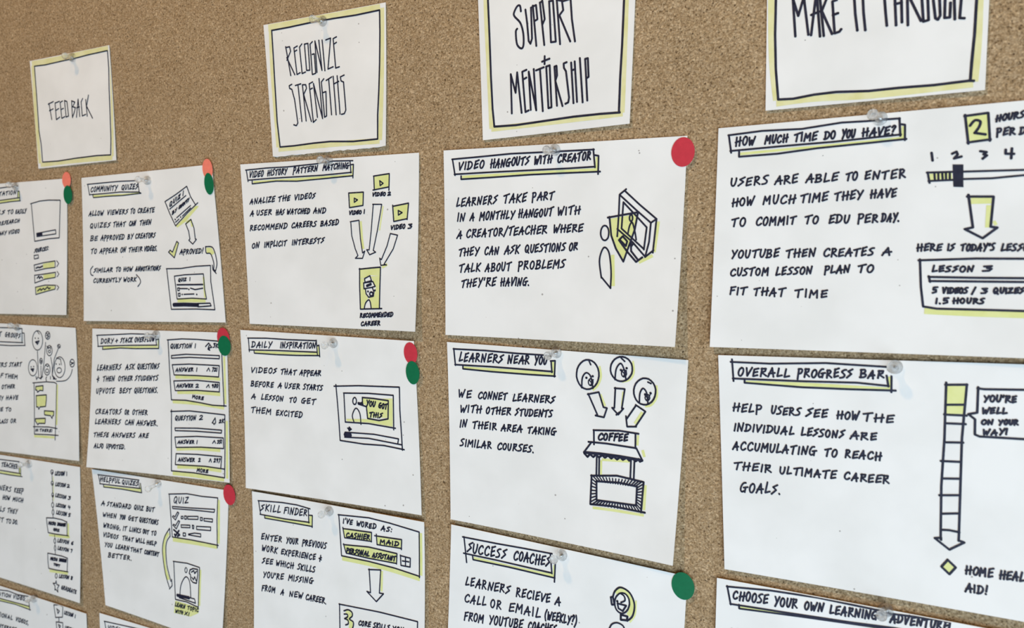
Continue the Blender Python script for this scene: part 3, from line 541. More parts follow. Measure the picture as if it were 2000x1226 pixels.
build_card('B2', 'idea_card', 'note card titled DORY + STACK OVERFLOW with question lists and red and green stickers', (-230.98, -38.25),
 [(-68.73, 51.27), (70.03, 54.45), (72.16, -49.76), (-73.46, -55.96)], (0.8, 0.8, 2.5, 6), False, [
 ('title_highlight', 'yellow', [('f',0,[-568,379,7,417,22,404,-568,364]),('r',1.2,[30,463,26,401])]),
 ('title_frame', 'ink', [('s',0.83,[-639,462,-457,476,-255,492,-83,497,5,495]),('s',0.83,[-630,462,-624,377]),('s',0.83,[-629,378,-460,392,-258,406,17,422]),('s',0.83,[3,473,12,422]),('s',0.83,[-572,374,-575,358,-376,379,-209,384,34,398,36,468,12,461])]),
 ('title_lettering', 'ink', [('t',0.83,'DORY',[-593,402,136,11,9,35]),('t',0.83,'+',[-430,415,23,2,9,35]),('t',0.83,'STACK',[-375,420,127,10,9,35]),('t',0.83,'OVERFLOW',[-220,432,209,17,9,34])]),
 ('note_lettering', 'ink', [('t',0.83,'LEARNERS',[-640,193,263,22,9,39]),('t',0.83,'ASK',[-324,220,93,8,9,38]),('t',0.83,'QUESTIONS',[-196,231,224,19,9,38]),('t',0.83,'&',[-649,108,32,3,8,37]),('t',0.83,'THEN',[-575,115,126,11,8,36]),('t',0.83,'OTHER',[-404,129,152,13,8,36]),('t',0.83,'STUDENTS',[-221,145,236,20,8,35]),('t',0.83,'UPVOTE',[-647,16,199,17,8,37]),('t',0.83,'BEST',[-387,39,118,10,8,36]),('t',0.83,'QUESTIONS.',[-229,53,244,22,8,36]),('t',0.83,'CREATORS',[-652,-141,281,21,7,37]),('t',0.83,'OR',[-331,-117,43,3,8,36]),('t',0.83,'OTHER',[-249,-111,156,12,8,36]),('t',0.83,'LEARNERS',[-654,-218,276,20,7,37]),('t',0.83,'CAN',[-326,-195,92,7,7,36]),('t',0.83,'ANSWER.',[-203,-186,218,16,7,36]),('t',0.83,'THESE',[-667,-319,162,14,6,34]),('t',0.83,'ANSWERS',[-468,-302,248,22,7,34]),('t',0.83,'ARE',[-177,-277,94,8,7,33]),('t',0.83,'ALSO',[-658,-404,99,8,6,32]),('t',0.83,'UPVOTED.',[-524,-393,200,16,6,32])]),
 ('question_list_sketch', 'ink', [('s',0.86,[123,465,271,480,423,484,615,482,666,479]),('s',0.86,[131,465,141,257,158,33,301,42,451,36,562,29,692,35]),('s',0.86,[656,399,663,212,672,31]),('s',0.86,[163,354,306,372,634,382,632,360,343,352,162,335,163,354]),('s',0.86,[169,288,342,304,631,312,623,232,416,227,187,216,169,288]),('s',0.86,[183,172,416,193,629,194,629,128,415,122,197,103,183,172]),('t',0.83,'QUESTION',[153,405,209,15,8,31]),('t',0.83,'1',[395,422,7,0,7,30]),('t',0.83,'3K',[574,435,46,3,7,29]),('s',0.94,[503,438,534,464,562,436,533,429,543,414,525,421,537,446]),('t',0.83,'ANSWER',[203,242,173,12,6,26]),('t',0.83,'1',[406,256,8,1,6,26]),('t',0.83,'^',[511,264,30,2,6,25]),('t',0.83,'721',[559,267,48,3,6,25]),('t',0.83,'ANSWER',[210,127,162,12,6,25]),('t',0.83,'2',[400,141,27,2,6,25]),('t',0.83,'^',[505,149,27,2,6,24]),('t',0.83,'980',[557,153,56,4,6,24]),('t',0.83,'MORE',[366,64,106,-7,5,21]),('s',0.86,[150,-52,338,-31,679,-28,680,-243,678,-469,378,-471,161,-483,158,-244,158,-40]),('s',0.86,[193,-168,413,-148,649,-138,645,-159,413,-170,197,-187,193,-168]),('s',0.86,[193,-234,413,-206,664,-191,667,-265,451,-279,205,-308,193,-234]),('s',0.86,[206,-353,414,-335,649,-324,641,-401]),('s',0.86,[679,-408,489,-411,199,-433,206,-353]),('t',0.83,'QUESTION',[193,-113,203,22,7,32]),('t',0.83,'2',[432,-87,31,3,7,32]),('t',0.83,'2K',[623,-90,46,7,6,25]),('s',0.86,[558,-96,587,-58,592,-90,576,-105,565,-93]),('t',0.83,'ANSWER',[221,-279,160,18,5,24]),('t',0.83,'1',[407,-258,4,0,5,24]),('t',0.83,'^',[562,-240,30,4,5,23]),('t',0.83,'351',[606,-235,42,5,5,23]),('t',0.83,'ANSWER',[226,-406,160,15,5,27]),('t',0.83,'2',[426,-386,16,2,5,26]),('t',0.83,'^',[529,-376,23,2,5,26]),('t',0.83,'297',[573,-372,59,6,5,26]),('t',0.83,'MORE',[411,-458,105,2,5,24])]),
 ('question_list_highlight', 'yellow', [('r',2.56,[209,-319,413,-293,635,-281]),('r',2.94,[218,-445,414,-426,646,-422]),('r',3.2,[173,-496,415,-486,673,-486]),('r',2.0,[696,-69,701,-471]),('r',2.18,[199,201,416,213,638,217]),('r',2.43,[217,92,415,107,636,111]),('r',2.18,[170,20,414,27,672,19]),('r',1.87,[677,379,685,48])]),
 ])
build_card('B3', 'idea_card', 'note card titled HELPFUL QUIZES with a quiz checklist and one red sticker', (-231.86, -150.26),
 [(-73.44, 53.13), (70.38, 55.99), (63.79, -56.35), (-60.73, -52.77)], (1, 1, 4, 2), False, [
 ('title_highlight', 'yellow', [('f',0,[-601,421,-397,431,-194,447,-182,428,-397,422,-597,411]),('r',1.12,[-188,485,-186,430])]),
 ('title_frame', 'ink', [('s',0.83,[-663,497,-436,506,-203,514]),('s',0.83,[-656,496,-640,427]),('s',0.83,[-645,428,-439,438,-192,452]),('s',0.83,[-212,512,-198,451]),('s',0.83,[-601,424,-602,408,-397,419,-177,421,-188,491])]),
 ('title_lettering', 'ink', [('t',0.83,'HELPFUL',[-639,450,220,9,9,34]),('t',0.83,'QUIZES',[-391,460,171,7,9,33])]),
 ('note_lettering', 'ink', [('t',0.83,'A',[-635,259,33,2,9,35]),('t',0.83,'STANDARD',[-569,263,265,16,9,35]),('t',0.83,'QUIZ',[-267,281,98,6,9,34]),('t',0.83,'BUT',[-133,289,80,5,8,34]),('t',0.83,'WHEN',[-621,173,151,8,9,35]),('t',0.83,'YOU',[-428,183,58,3,9,35]),('t',0.83,'GET',[-334,188,95,5,9,34]),('t',0.83,'QUESTIONS',[-211,194,200,10,8,34]),('t',0.83,'WRONG,',[-619,87,195,10,9,34]),('t',0.83,'IT',[-396,99,38,2,8,33]),('t',0.83,'LINKS',[-324,103,125,7,8,33]),('t',0.83,'OUT',[-176,111,60,3,8,33]),('t',0.83,'TO',[-84,115,47,3,8,32]),('t',0.83,'VIDEOS',[-622,15,169,7,8,33]),('t',0.83,'THAT',[-403,25,118,5,8,32]),('t',0.83,'WILL',[-257,31,99,5,8,32]),('t',0.83,'HELP',[-136,37,101,5,8,31]),('t',0.83,'YOU',[-606,-60,82,3,8,33]),('t',0.83,'LEARN',[-483,-55,149,6,8,33]),('t',0.83,'THAT',[-315,-48,121,5,8,32]),('t',0.83,'CONTENT',[-162,-42,151,6,7,32]),('t',0.83,'BETTER.',[-569,-138,263,19,8,33])]),
 ('quiz_list_sketch', 'ink', [('s',0.83,[109,451,297,480,450,482,602,493,590,334,591,134]),('s',0.83,[115,449,127,290,139,136,328,146,482,150,601,152]),('s',0.83,[145,364,333,381,570,406,564,384,371,370,148,349,145,364]),('t',0.83,'QUIZ',[157,390,147,20,11,46]),('s',0.86,[144,287,154,297,169,289,197,331,210,326,174,268,144,287]),('s',0.86,[147,225,156,234,173,225,205,268,218,264,182,203,147,225]),('s',1.44,[156,192,215,164,195,152]),('s',1.44,[208,194,171,149,164,159]),('s',0.83,[234,304,253,307,253,290,233,287,234,304]),('s',0.83,[269,312,289,314,288,292,269,289,269,312]),('s',0.83,[300,314,405,330,404,308,300,294,300,314]),('s',0.83,[427,325,447,327,446,306,427,304,427,325]),('s',0.83,[462,324,548,333,546,311,463,306,462,324]),('s',0.83,[232,241,322,252,322,234,232,222,232,241]),('s',0.83,[346,256,361,256,359,232,347,233,346,256]),('s',0.83,[388,255,529,272,527,246,388,232,388,255]),('s',0.83,[251,184,276,187,276,165,251,162,251,184]),('s',0.83,[306,185,368,202,429,207,429,184,306,179])]),
 ('quiz_list_highlight', 'yellow', [('r',3.03,[143,118,367,131,587,139]),('r',2.05,[611,480,604,165])]),
 ('curved_arrow_sketch', 'ink', [('c',0.83,[112,196,59,124,35,39,40,-41,63,-152,103,-245]),('c',0.83,[115,136,82,94,70,34,80,-85,121,-199]),('s',0.83,[112,196,117,137]),('s',0.83,[128,-183,134,-228,105,-259])]),
 ('curved_arrow_highlight', 'yellow', [('r',2.73,[98,159,60,101,49,30,57,-95,95,-192])]),
 ('video_page_sketch', 'ink', [('s',0.83,[145,-45,288,-33,416,-41,408,-188,404,-334,288,-319,168,-324,160,-191,151,-44]),('s',0.72,[282,-68,285,-70,287,-73,289,-77,290,-81,290,-86,289,-91,287,-95,285,-99,283,-102,280,-104,277,-104,274,-104,271,-102,269,-99,267,-95,266,-91,266,-86,267,-82,269,-77,271,-73,273,-70,276,-68,279,-68,282,-68]),('c',0.83,[216,-283,224,-213,256,-153,287,-135,317,-172,327,-280]),('s',0.94,[319,-76,350,-61,397,-58,397,-100,385,-162,350,-163,327,-148,323,-109,311,-105,319,-76]),('s',0.94,[334,-90,358,-74,366,-95,385,-74]),('s',0.94,[338,-128,354,-142,366,-118,381,-143]),('s',2.38,[190,-289,240,-287,307,-284]),('s',0.86,[311,-281,366,-281,376,-310,208,-303]),('t',0.83,'LEARN',[164,-375,102,2,6,27]),('t',0.83,'TOPIC',[292,-372,111,3,5,27]),('t',0.83,'WITH',[168,-421,78,3,5,23]),('t',0.83,'X!',[265,-418,45,2,5,23])]),
 ('video_page_highlight', 'yellow', [('f',0,[164,-334,410,-336,406,-376,324,-419,152,-428]),('r',1.58,[424,-56,415,-321])]),
 ])
build_card('B4', 'idea_card', 'note card of which only the top left corner shows below the HELPFUL QUIZES card', (-231.64, -265.21),
 [(-69.88, 53.71), (69.82, 53.79), (69.88, -53.71), (-69.82, -53.79)], (1, 1, 2, 1), False, [
 ('title_frame', 'ink', [('s',0.83,[-644,481,-443,493,-229,506,-62,516]),('s',0.83,[-639,482,-624,410])]),
 ('title_lettering', 'ink', [('t',0.83,'VIDEO',[-606,416,139,8,11,42])]),
 ])
build_card('C1', 'idea_card', 'note card titled VIDEO HISTORY PATTERN MATCHING with three play icons and arrows', (-73.36, 76.80),
 [(-71.54, 52.93), (68.94, 53.03), (68.56, -52.44), (-65.96, -53.53)], (1.2, 1, 5, 0.8), False, [
 ('title_highlight', 'yellow', [('f',0,[-606,415,-233,420,204,427,206,418,-234,404,-605,403]),('r',1.26,[207,479,206,420])]),
 ('title_frame', 'ink', [('s',0.85,[-668,489,-489,495,-316,494,-82,502,56,513,209,508]),('s',0.85,[-662,488,-649,414]),('s',0.85,[-651,422,-447,427,-233,428,-26,429,197,437]),('s',0.85,[188,509,194,435]),('s',0.85,[-613,419,-614,397,-404,407,-234,400,-27,407,208,416]),('s',0.85,[196,484,214,485,209,404])]),
 ('title_lettering', 'ink', [('t',0.85,'VIDEO',[-637,440,118,3,9,36]),('t',0.85,'HISTORY',[-482,445,162,5,9,35]),('t',0.85,'PATTERN',[-266,451,197,6,8,35]),('t',0.85,'MATCHING',[-26,458,201,6,8,34])]),
 ('note_lettering', 'ink', [('t',0.85,'ANALIZE',[-638,265,211,9,8,34]),('t',0.85,'THE',[-395,275,97,4,8,33]),('t',0.85,'VIDEOS',[-257,281,165,7,7,32]),('t',0.85,'A',[-638,187,29,0,8,33]),('t',0.85,'USER',[-582,188,126,1,8,32]),('t',0.85,'HAS',[-414,189,67,1,7,32]),('t',0.85,'WATCHED',[-323,190,188,2,7,31]),('t',0.85,'AND',[-103,192,96,1,7,31]),('t',0.85,'RECOMMEND',[-643,88,317,12,8,33]),('t',0.85,'CAREERS',[-285,102,200,8,7,31]),('t',0.85,'BASED',[-46,111,140,5,6,31]),('t',0.85,'ON',[-628,-28,61,3,8,34]),('t',0.85,'IMPLICIT',[-520,-22,187,10,8,34]),('t',0.85,'INTERESTS',[-283,-9,259,14,7,33])]),
 ('play_icon_sketch', 'ink', [('s',0.85,[176,311,288,313,285,232,182,221,176,311]),('s',0.85,[219,278,244,267,219,253,219,278]),('t',0.85,'VIDEO',[180,178,91,4,4,21]),('t',0.85,'1',[292,183,2,0,4,21])]),
 ('play_icon_highlight', 'yellow', [('f',0,[182,308,283,309,282,236,186,226])]),
 ('play_icon_sketch', 'ink', [('s',0.85,[364,407,480,417,477,319]),('s',0.85,[360,323,477,338]),('s',0.85,[370,323,366,407]),('s',0.85,[410,377,435,361,413,348,410,377]),('t',0.85,'VIDEO',[355,285,95,2,4,20]),('t',0.85,'2',[468,287,19,0,4,20])]),
 ('play_icon_highlight', 'yellow', [('f',0,[370,403,476,413,474,340,373,327])]),
 ('play_icon_sketch', 'ink', [('s',0.85,[505,221,619,237,610,141]),('s',0.85,[610,145,514,130,505,227]),('s',0.85,[546,195,574,182,547,168,546,195]),('t',0.85,'VIDEO',[493,81,101,6,4,24]),('t',0.85,'3',[618,88,26,1,4,24])]),
 ('play_icon_highlight', 'yellow', [('f',0,[511,217,614,232,606,147,518,135])]),
 ('arrow_sketch', 'ink', [('s',0.74,[188,134,255,142,267,29,284,-59,301,-47,284,-92,229,-92,249,-75,228,-34,200,48,192,134])]),
 ('arrow_sketch', 'ink', [('s',0.74,[358,237,425,235,394,78,365,-43,383,-54,338,-70,315,-39,334,-40,348,78,362,237])]),
 ('arrow_sketch', 'ink', [('s',0.74,[490,58,543,48,513,-34,447,-127,464,-132]),('s',0.74,[464,-130,423,-134,414,-90,427,-99,467,-16,490,58])]),
 ('arrow_highlight', 'yellow', [('r',1.54,[268,136,279,29,290,-34]),('r',1.78,[470,-127,432,-146]),('r',0.96,[434,225,409,78])]),
 ('career_portrait_sketch', 'ink', [('s',0.89,[260,-159,355,-150,421,-145,419,-264,419,-398]),('s',0.89,[437,-396,274,-405,265,-267,263,-155]),('s',0.85,[306,-238,302,-216,342,-198,355,-228,306,-240]),('s',0.85,[295,-243,365,-233,384,-262,358,-269,299,-279,295,-243]),('s',0.85,[309,-278,316,-310,336,-330,371,-323,375,-296,362,-270]),('s',1.04,[360,-299,363,-300,365,-302,367,-305,368,-307,368,-310,367,-313,366,-316,364,-318,361,-320,358,-321,354,-321,351,-320,348,-319,346,-317,344,-314,343,-311,343,-309,344,-306,345,-303,347,-301,350,-299,353,-298,357,-298,360,-299]),('s',1.63,[322,-260,349,-250]),('s',1.18,[329,-294,330,-295]),('s',1.18,[381,-287,383,-287]),('c',0.85,[304,-400,313,-367,336,-346,349,-361,357,-400]),('t',0.85,'RECOMMENDED',[272,-457,246,16,4,25]),('t',0.85,'CAREER',[281,-507,143,10,4,25])]),
 ('career_portrait_highlight', 'yellow', [('f',0,[266,-161,416,-150,417,-199,342,-194,300,-213,267,-218]),('f',0,[267,-218,298,-218,293,-281,305,-282,312,-316,333,-334,307,-364,298,-400,277,-401]),('f',0,[347,-201,417,-199,418,-395,361,-397,354,-360,339,-341,339,-334,375,-326,382,-293,390,-265,366,-229])]),
 ])
build_card('C2', 'idea_card', 'note card titled DAILY INSPIRATION with a video window saying YOU GOT THIS', (-74.78, -34.71),
 [(-72.75, 53.49), (67.16, 53.03), (73.02, -52.24), (-67.43, -54.28)], (1.2, 2, 3, 4), False, [
 ('title_highlight', 'yellow', [('f',0,[-600,399,-410,405,-74,415,-70,404,-236,395,-410,389,-600,387]),('r',1.19,[-60,459,-60,403])]),
 ('title_frame', 'ink', [('s',0.85,[-661,482,-497,489,-320,489,-73,494]),('s',0.85,[-655,483,-648,391]),('s',0.85,[-652,402,-410,412,-68,420]),('s',0.85,[-75,497,-66,401]),('s',0.85,[-607,402,-605,383,-410,384,-236,389,-50,399]),('s',0.85,[-65,462,-53,466,-48,392])]),
 ('title_lettering', 'ink', [('t',0.85,'DAILY',[-629,421,173,8,9,38]),('t',0.85,'INSPIRATION',[-379,432,294,13,8,37])]),
 ('note_lettering', 'ink', [('t',0.85,'VIDEOS',[-637,251,222,6,7,34]),('t',0.85,'THAT',[-377,258,128,4,7,33]),('t',0.85,'APPEAR',[-216,263,171,5,7,33]),('t',0.85,'BEFORE',[-638,156,196,6,7,34]),('t',0.85,'A',[-401,163,30,1,7,34]),('t',0.85,'USER',[-343,165,123,4,7,33]),('t',0.85,'STARTS',[-187,170,153,5,7,33]),('t',0.85,'A',[-633,73,34,0,7,35]),('t',0.85,'LESSON',[-547,74,189,2,7,34]),('t',0.85,'TO',[-304,77,54,1,7,33]),('t',0.85,'GET',[-204,78,112,1,7,33]),('t',0.85,'THEM',[-637,-23,173,3,7,36]),('t',0.85,'EXCITED',[-417,-20,219,3,7,35])]),
 ('video_window_sketch', 'ink', [('s',0.89,[65,210,257,228,565,243,568,105,588,-142]),('s',0.89,[601,-138,452,-129,296,-137,114,-134,100,29,80,221]),('s',0.89,[141,172,335,186,520,189,523,-23]),('s',0.89,[536,-13,335,-4,154,-12,143,172]),('s',0.89,[232,150,236,147,238,143,240,139,241,133,241,128,240,122,239,117,236,112,233,109,229,107,225,107,222,108,219,110,216,114,214,119,213,124,213,130,214,136,216,141,218,145,221,148,225,150,229,151,232,150]),('c',0.85,[221,-2,209,33,225,73,244,83,268,51,276,-14]),('s',2.37,[186,-53,188,-53]),('s',0.96,[173,-49,201,-53]),('s',0.96,[186,-41,185,-64]),('s',0.85,[153,-77,374,-67,559,-76,554,-104]),('s',0.85,[149,-109,335,-97,579,-110]),('s',3.4,[159,-92,187,-92])]),
 ('speech_bubble_sketch', 'ink', [('s',0.96,[287,156,374,157,483,153,481,40,413,23,327,28,318,101,256,112,288,126,287,156]),('s',1.48,[256,118,288,115]),('t',0.96,'YOU',[316,107,64,-3,6,33]),('t',0.96,'GOT',[410,103,60,-3,6,33]),('t',0.96,'THIS',[340,39,93,3,5,28])]),
 ('speech_bubble_highlight', 'yellow', [('f',0,[288,153,374,154,514,169,515,-5,335,3,165,-4,161,9,327,23,413,20,480,38,480,46,327,32,321,105,288,121])]),
 ])
build_card('C3', 'idea_card', 'note card titled SKILL FINDER with the panel IVE WORED AS and a downward arrow', (-69.14, -144.86),
 [(-69.51, 53.54), (69.19, 53.96), (69.51, -53.54), (-69.19, -53.96)], (2, 3, 5, 3), False, [
 ('title_highlight', 'yellow', [('f',0,[-581,379,-394,383,-204,391,-199,439,-177,439,-181,375,-394,371,-582,366])]),
 ('title_frame', 'ink', [('s',0.85,[-641,477,-434,494,-303,496,-194,486]),('s',0.85,[-637,476,-622,384]),('s',0.85,[-628,384,-411,385,-202,394]),('s',0.85,[-208,482,-206,390]),('s',0.85,[-586,380,-586,364,-394,367,-177,370]),('s',0.85,[-199,442,-175,444,-179,364])]),
 ('title_lettering', 'ink', [('t',0.85,'SKILL',[-621,413,171,8,10,44]),('t',0.85,'FINDER',[-419,423,194,10,10,43])]),
 ('note_lettering', 'ink', [('t',0.85,'ENTER',[-622,211,178,9,9,39]),('t',0.85,'YOUR',[-402,223,99,5,8,38]),('t',0.85,'PREVIOUS',[-266,230,198,11,8,38]),('t',0.85,'WORK',[-619,133,134,4,8,38]),('t',0.85,'EXPERIENCE',[-448,138,290,10,8,37]),('t',0.85,'&',[-133,149,27,1,7,36]),('t',0.85,'SEE',[-616,47,89,3,8,38]),('t',0.85,'WHICH',[-494,51,149,5,8,37]),('t',0.85,'SKILLS',[-307,58,145,6,7,37]),('t',0.85,"YOU'RE",[-608,-50,174,14,8,38]),('t',0.85,'MISSING',[-387,-32,207,18,7,37]),('t',0.85,'FROM',[-622,-146,116,4,8,38]),('t',0.85,'A',[-454,-141,25,1,7,37]),('t',0.85,'NEW',[-378,-138,112,4,7,37]),('t',0.85,'CAREER.',[-238,-133,169,6,7,37])]),
 ('skill_panel_sketch', 'ink', [('s',0.85,[37,482,279,500,435,492,657,472,656,188]),('s',0.85,[42,484,60,216,274,218,470,212,658,195]),('s',0.85,[73,397,299,409,296,348]),('s',0.85,[298,351,86,339,73,404]),('s',0.85,[322,392,527,402,524,339]),('s',0.85,[526,346,340,338,336,403]),('s',0.85,[76,292,275,311,491,307,487,241]),('s',0.85,[487,244,275,238,97,240,77,297]),('s',0.85,[516,299,590,296,588,240,520,238,517,302]),('s',0.85,[554,293,554,246]),('s',0.85,[531,268,579,271]),('t',0.85,"I'VE",[75,434,71,0,7,31]),('t',0.85,'WORED',[181,434,149,1,6,31]),('t',0.85,'AS:',[372,435,79,0,6,30]),('t',0.96,'CASHIER',[99,346,182,14,6,30]),('t',0.96,'MAID',[363,350,139,7,5,26]),('t',0.96,'PERSONAL',[98,245,178,6,6,30]),('t',0.96,'ASSISTANT',[303,252,172,6,6,29])]),
 ('skill_panel_highlight', 'yellow', [('f',0,[79,393,294,403,292,353,89,342]),('f',0,[340,388,521,396,518,348,345,341]),('f',0,[83,288,275,306,486,302,482,248,275,243,101,244]),('r',1.93,[668,467,668,202]),('r',2.87,[64,200,274,202,470,194,659,179])]),
 ('arrow_sketch', 'ink', [('s',0.85,[273,165,367,180,357,30,389,32,334,-30,260,21,289,19,278,169])]),
 ('arrow_highlight', 'yellow', [('r',1.58,[377,175,373,43])]),
 ('skill_count_sketch', 'ink', [('s',0.85,[39,-107,354,-92,645,-90,644,-170]),('s',0.85,[43,-105,49,-306]),('c',0.96,[80,-143,113,-129,144,-140,145,-164,124,-187,153,-199,155,-225,139,-265]),('c',0.96,[81,-164,105,-160,109,-175,85,-193]),('c',0.96,[85,-193,112,-198,114,-221,94,-232]),('t',0.85,'CORE',[196,-211,90,8,6,31]),('t',0.85,'SKILLS',[312,-201,119,10,5,31]),('t',0.85,'YOU',[461,-188,78,7,5,30])]),
 ('skill_count_highlight', 'yellow', [('r',2.82,[93,-149,126,-151,120,-176,106,-190,134,-206,131,-254])]),
 ])
build_card('D1', 'idea_card', 'note card titled VIDEO HANGOUTS WITH CREATOR with a tilted monitor sketch and one red sticker', (83.06, 76.70),
 [(-70.31, 53.37), (70.68, 52.81), (68.57, -52.56), (-68.95, -53.63)], (1.5, 1, 9, 1.5), False, [
 ('title_highlight', 'yellow', [('f',0,[-581,384,-155,389,234,390,237,375,-155,375,-581,370]),('r',1.38,[231,449,232,382])]),
 ('title_frame', 'ink', [('s',0.96,[-646,480,-473,485,-272,492,-79,490,29,489,215,488]),('s',0.96,[-643,479,-627,389]),('s',0.96,[-631,394,-392,396,-155,396,71,396,222,398]),('s',0.96,[211,490,222,395]),('s',0.96,[-587,382,-587,364,-392,367,-155,372,71,372,251,371]),('s',0.96,[221,458,241,454,240,359])]),
 ('title_lettering', 'ink', [('t',0.96,'VIDEO',[-605,418,162,4,9,44]),('t',0.96,'HANGOUTS',[-399,422,233,5,8,43]),('t',0.96,'WITH',[-131,428,102,2,7,42]),('t',0.96,'CREATOR',[8,431,186,4,7,41])]),
 ('note_lettering', 'ink', [('t',0.89,'LEARNERS',[-619,210,258,10,9,45]),('t',0.89,'TAKE',[-318,222,139,5,8,44]),('t',0.89,'PART',[-141,229,126,5,7,43]),('t',0.89,'IN',[-615,124,48,2,8,44]),('t',0.89,'A',[-530,127,26,1,8,44]),('t',0.89,'MONTHLY',[-468,129,216,8,8,43]),('t',0.89,'HANGOUT',[-222,138,201,7,7,42]),('t',0.89,'WITH',[13,147,126,5,6,41]),('t',0.89,'A',[-615,28,31,1,8,43]),('t',0.89,'CREATOR/TEACHER',[-553,31,500,20,8,43]),('t',0.89,'WHERE',[-11,52,168,7,6,40]),('t',0.89,'THEY',[-606,-75,132,6,8,43]),('t',0.89,'CAN',[-433,-67,87,4,7,42]),('t',0.89,'ASK',[-306,-61,89,4,7,42]),('t',0.89,'QUESTIONS',[-179,-55,238,11,6,41]),('t',0.89,'OR',[85,-43,45,2,6,40]),('t',0.89,'TALK',[-601,-168,137,7,8,45]),('t',0.89,'ABOUT',[-428,-160,160,8,7,44]),('t',0.89,'PROBLEMS',[-220,-149,279,14,7,43]),('t',0.89,"THEY'RE",[-587,-254,224,11,8,44]),('t',0.89,'HAVING.',[-328,-242,177,8,7,42])]),
 ('monitor_sketch', 'ink', [('s',0.96,[396,274,361,247,360,154,355,31]),('s',0.96,[391,264,472,191,562,117]),('s',0.96,[364,244,453,165,533,98,562,117,549,-54]),('s',0.96,[533,98,527,0,509,-77,552,-42]),('s',0.96,[383,207,447,142,512,75,501,-38]),('s',0.96,[383,207,377,71,501,-36]),('s',0.96,[354,69,438,1,509,-75]),('s',1.08,[368,14,385,31,410,4,404,-20,368,14]),('s',1.08,[365,11,412,-49,462,-102,494,-79]),('s',1.08,[431,-3,433,-46,472,-92]),('s',1.08,[445,-6,435,-19]),('s',0.92,[429,141,431,139,433,135,434,132,435,127,435,123,435,118,434,115,432,111,430,109,428,108,426,108,424,109,422,111,421,114,419,118,419,122,418,127,419,131,420,135,421,138,423,141,425,142,427,142,429,141]),('c',0.89,[412,40,420,83,434,101,450,53,458,12])]),
 ('beam_sketch', 'ink', [('s',1.04,[300,129,392,143,463,153,449,66,393,-101,349,-32,322,35,309,132])]),
 ('viewer_sketch', 'ink', [('s',0.92,[293,85,298,80,303,73,306,64,308,54,308,44,307,34,305,25,301,18,296,13,290,10,285,10,279,12,273,17,269,24,265,33,263,43,263,53,264,63,267,72,271,79,275,84,281,87,287,87,293,85]),('c',0.92,[275,-187,261,-100,272,-46,290,-27,314,-59,328,-153,328,-240]),('s',0.92,[276,-184,328,-240])]),
 ('sketch_highlight', 'yellow', [('f',0,[315,123,447,144,457,132,431,14,394,-92,354,-29,327,35]),('r',1.93,[333,-66,342,-229]),('r',1.45,[573,104,557,-52]),('r',1.24,[316,88,315,35]),('r',1.73,[476,-104,549,-69])]),
 ])
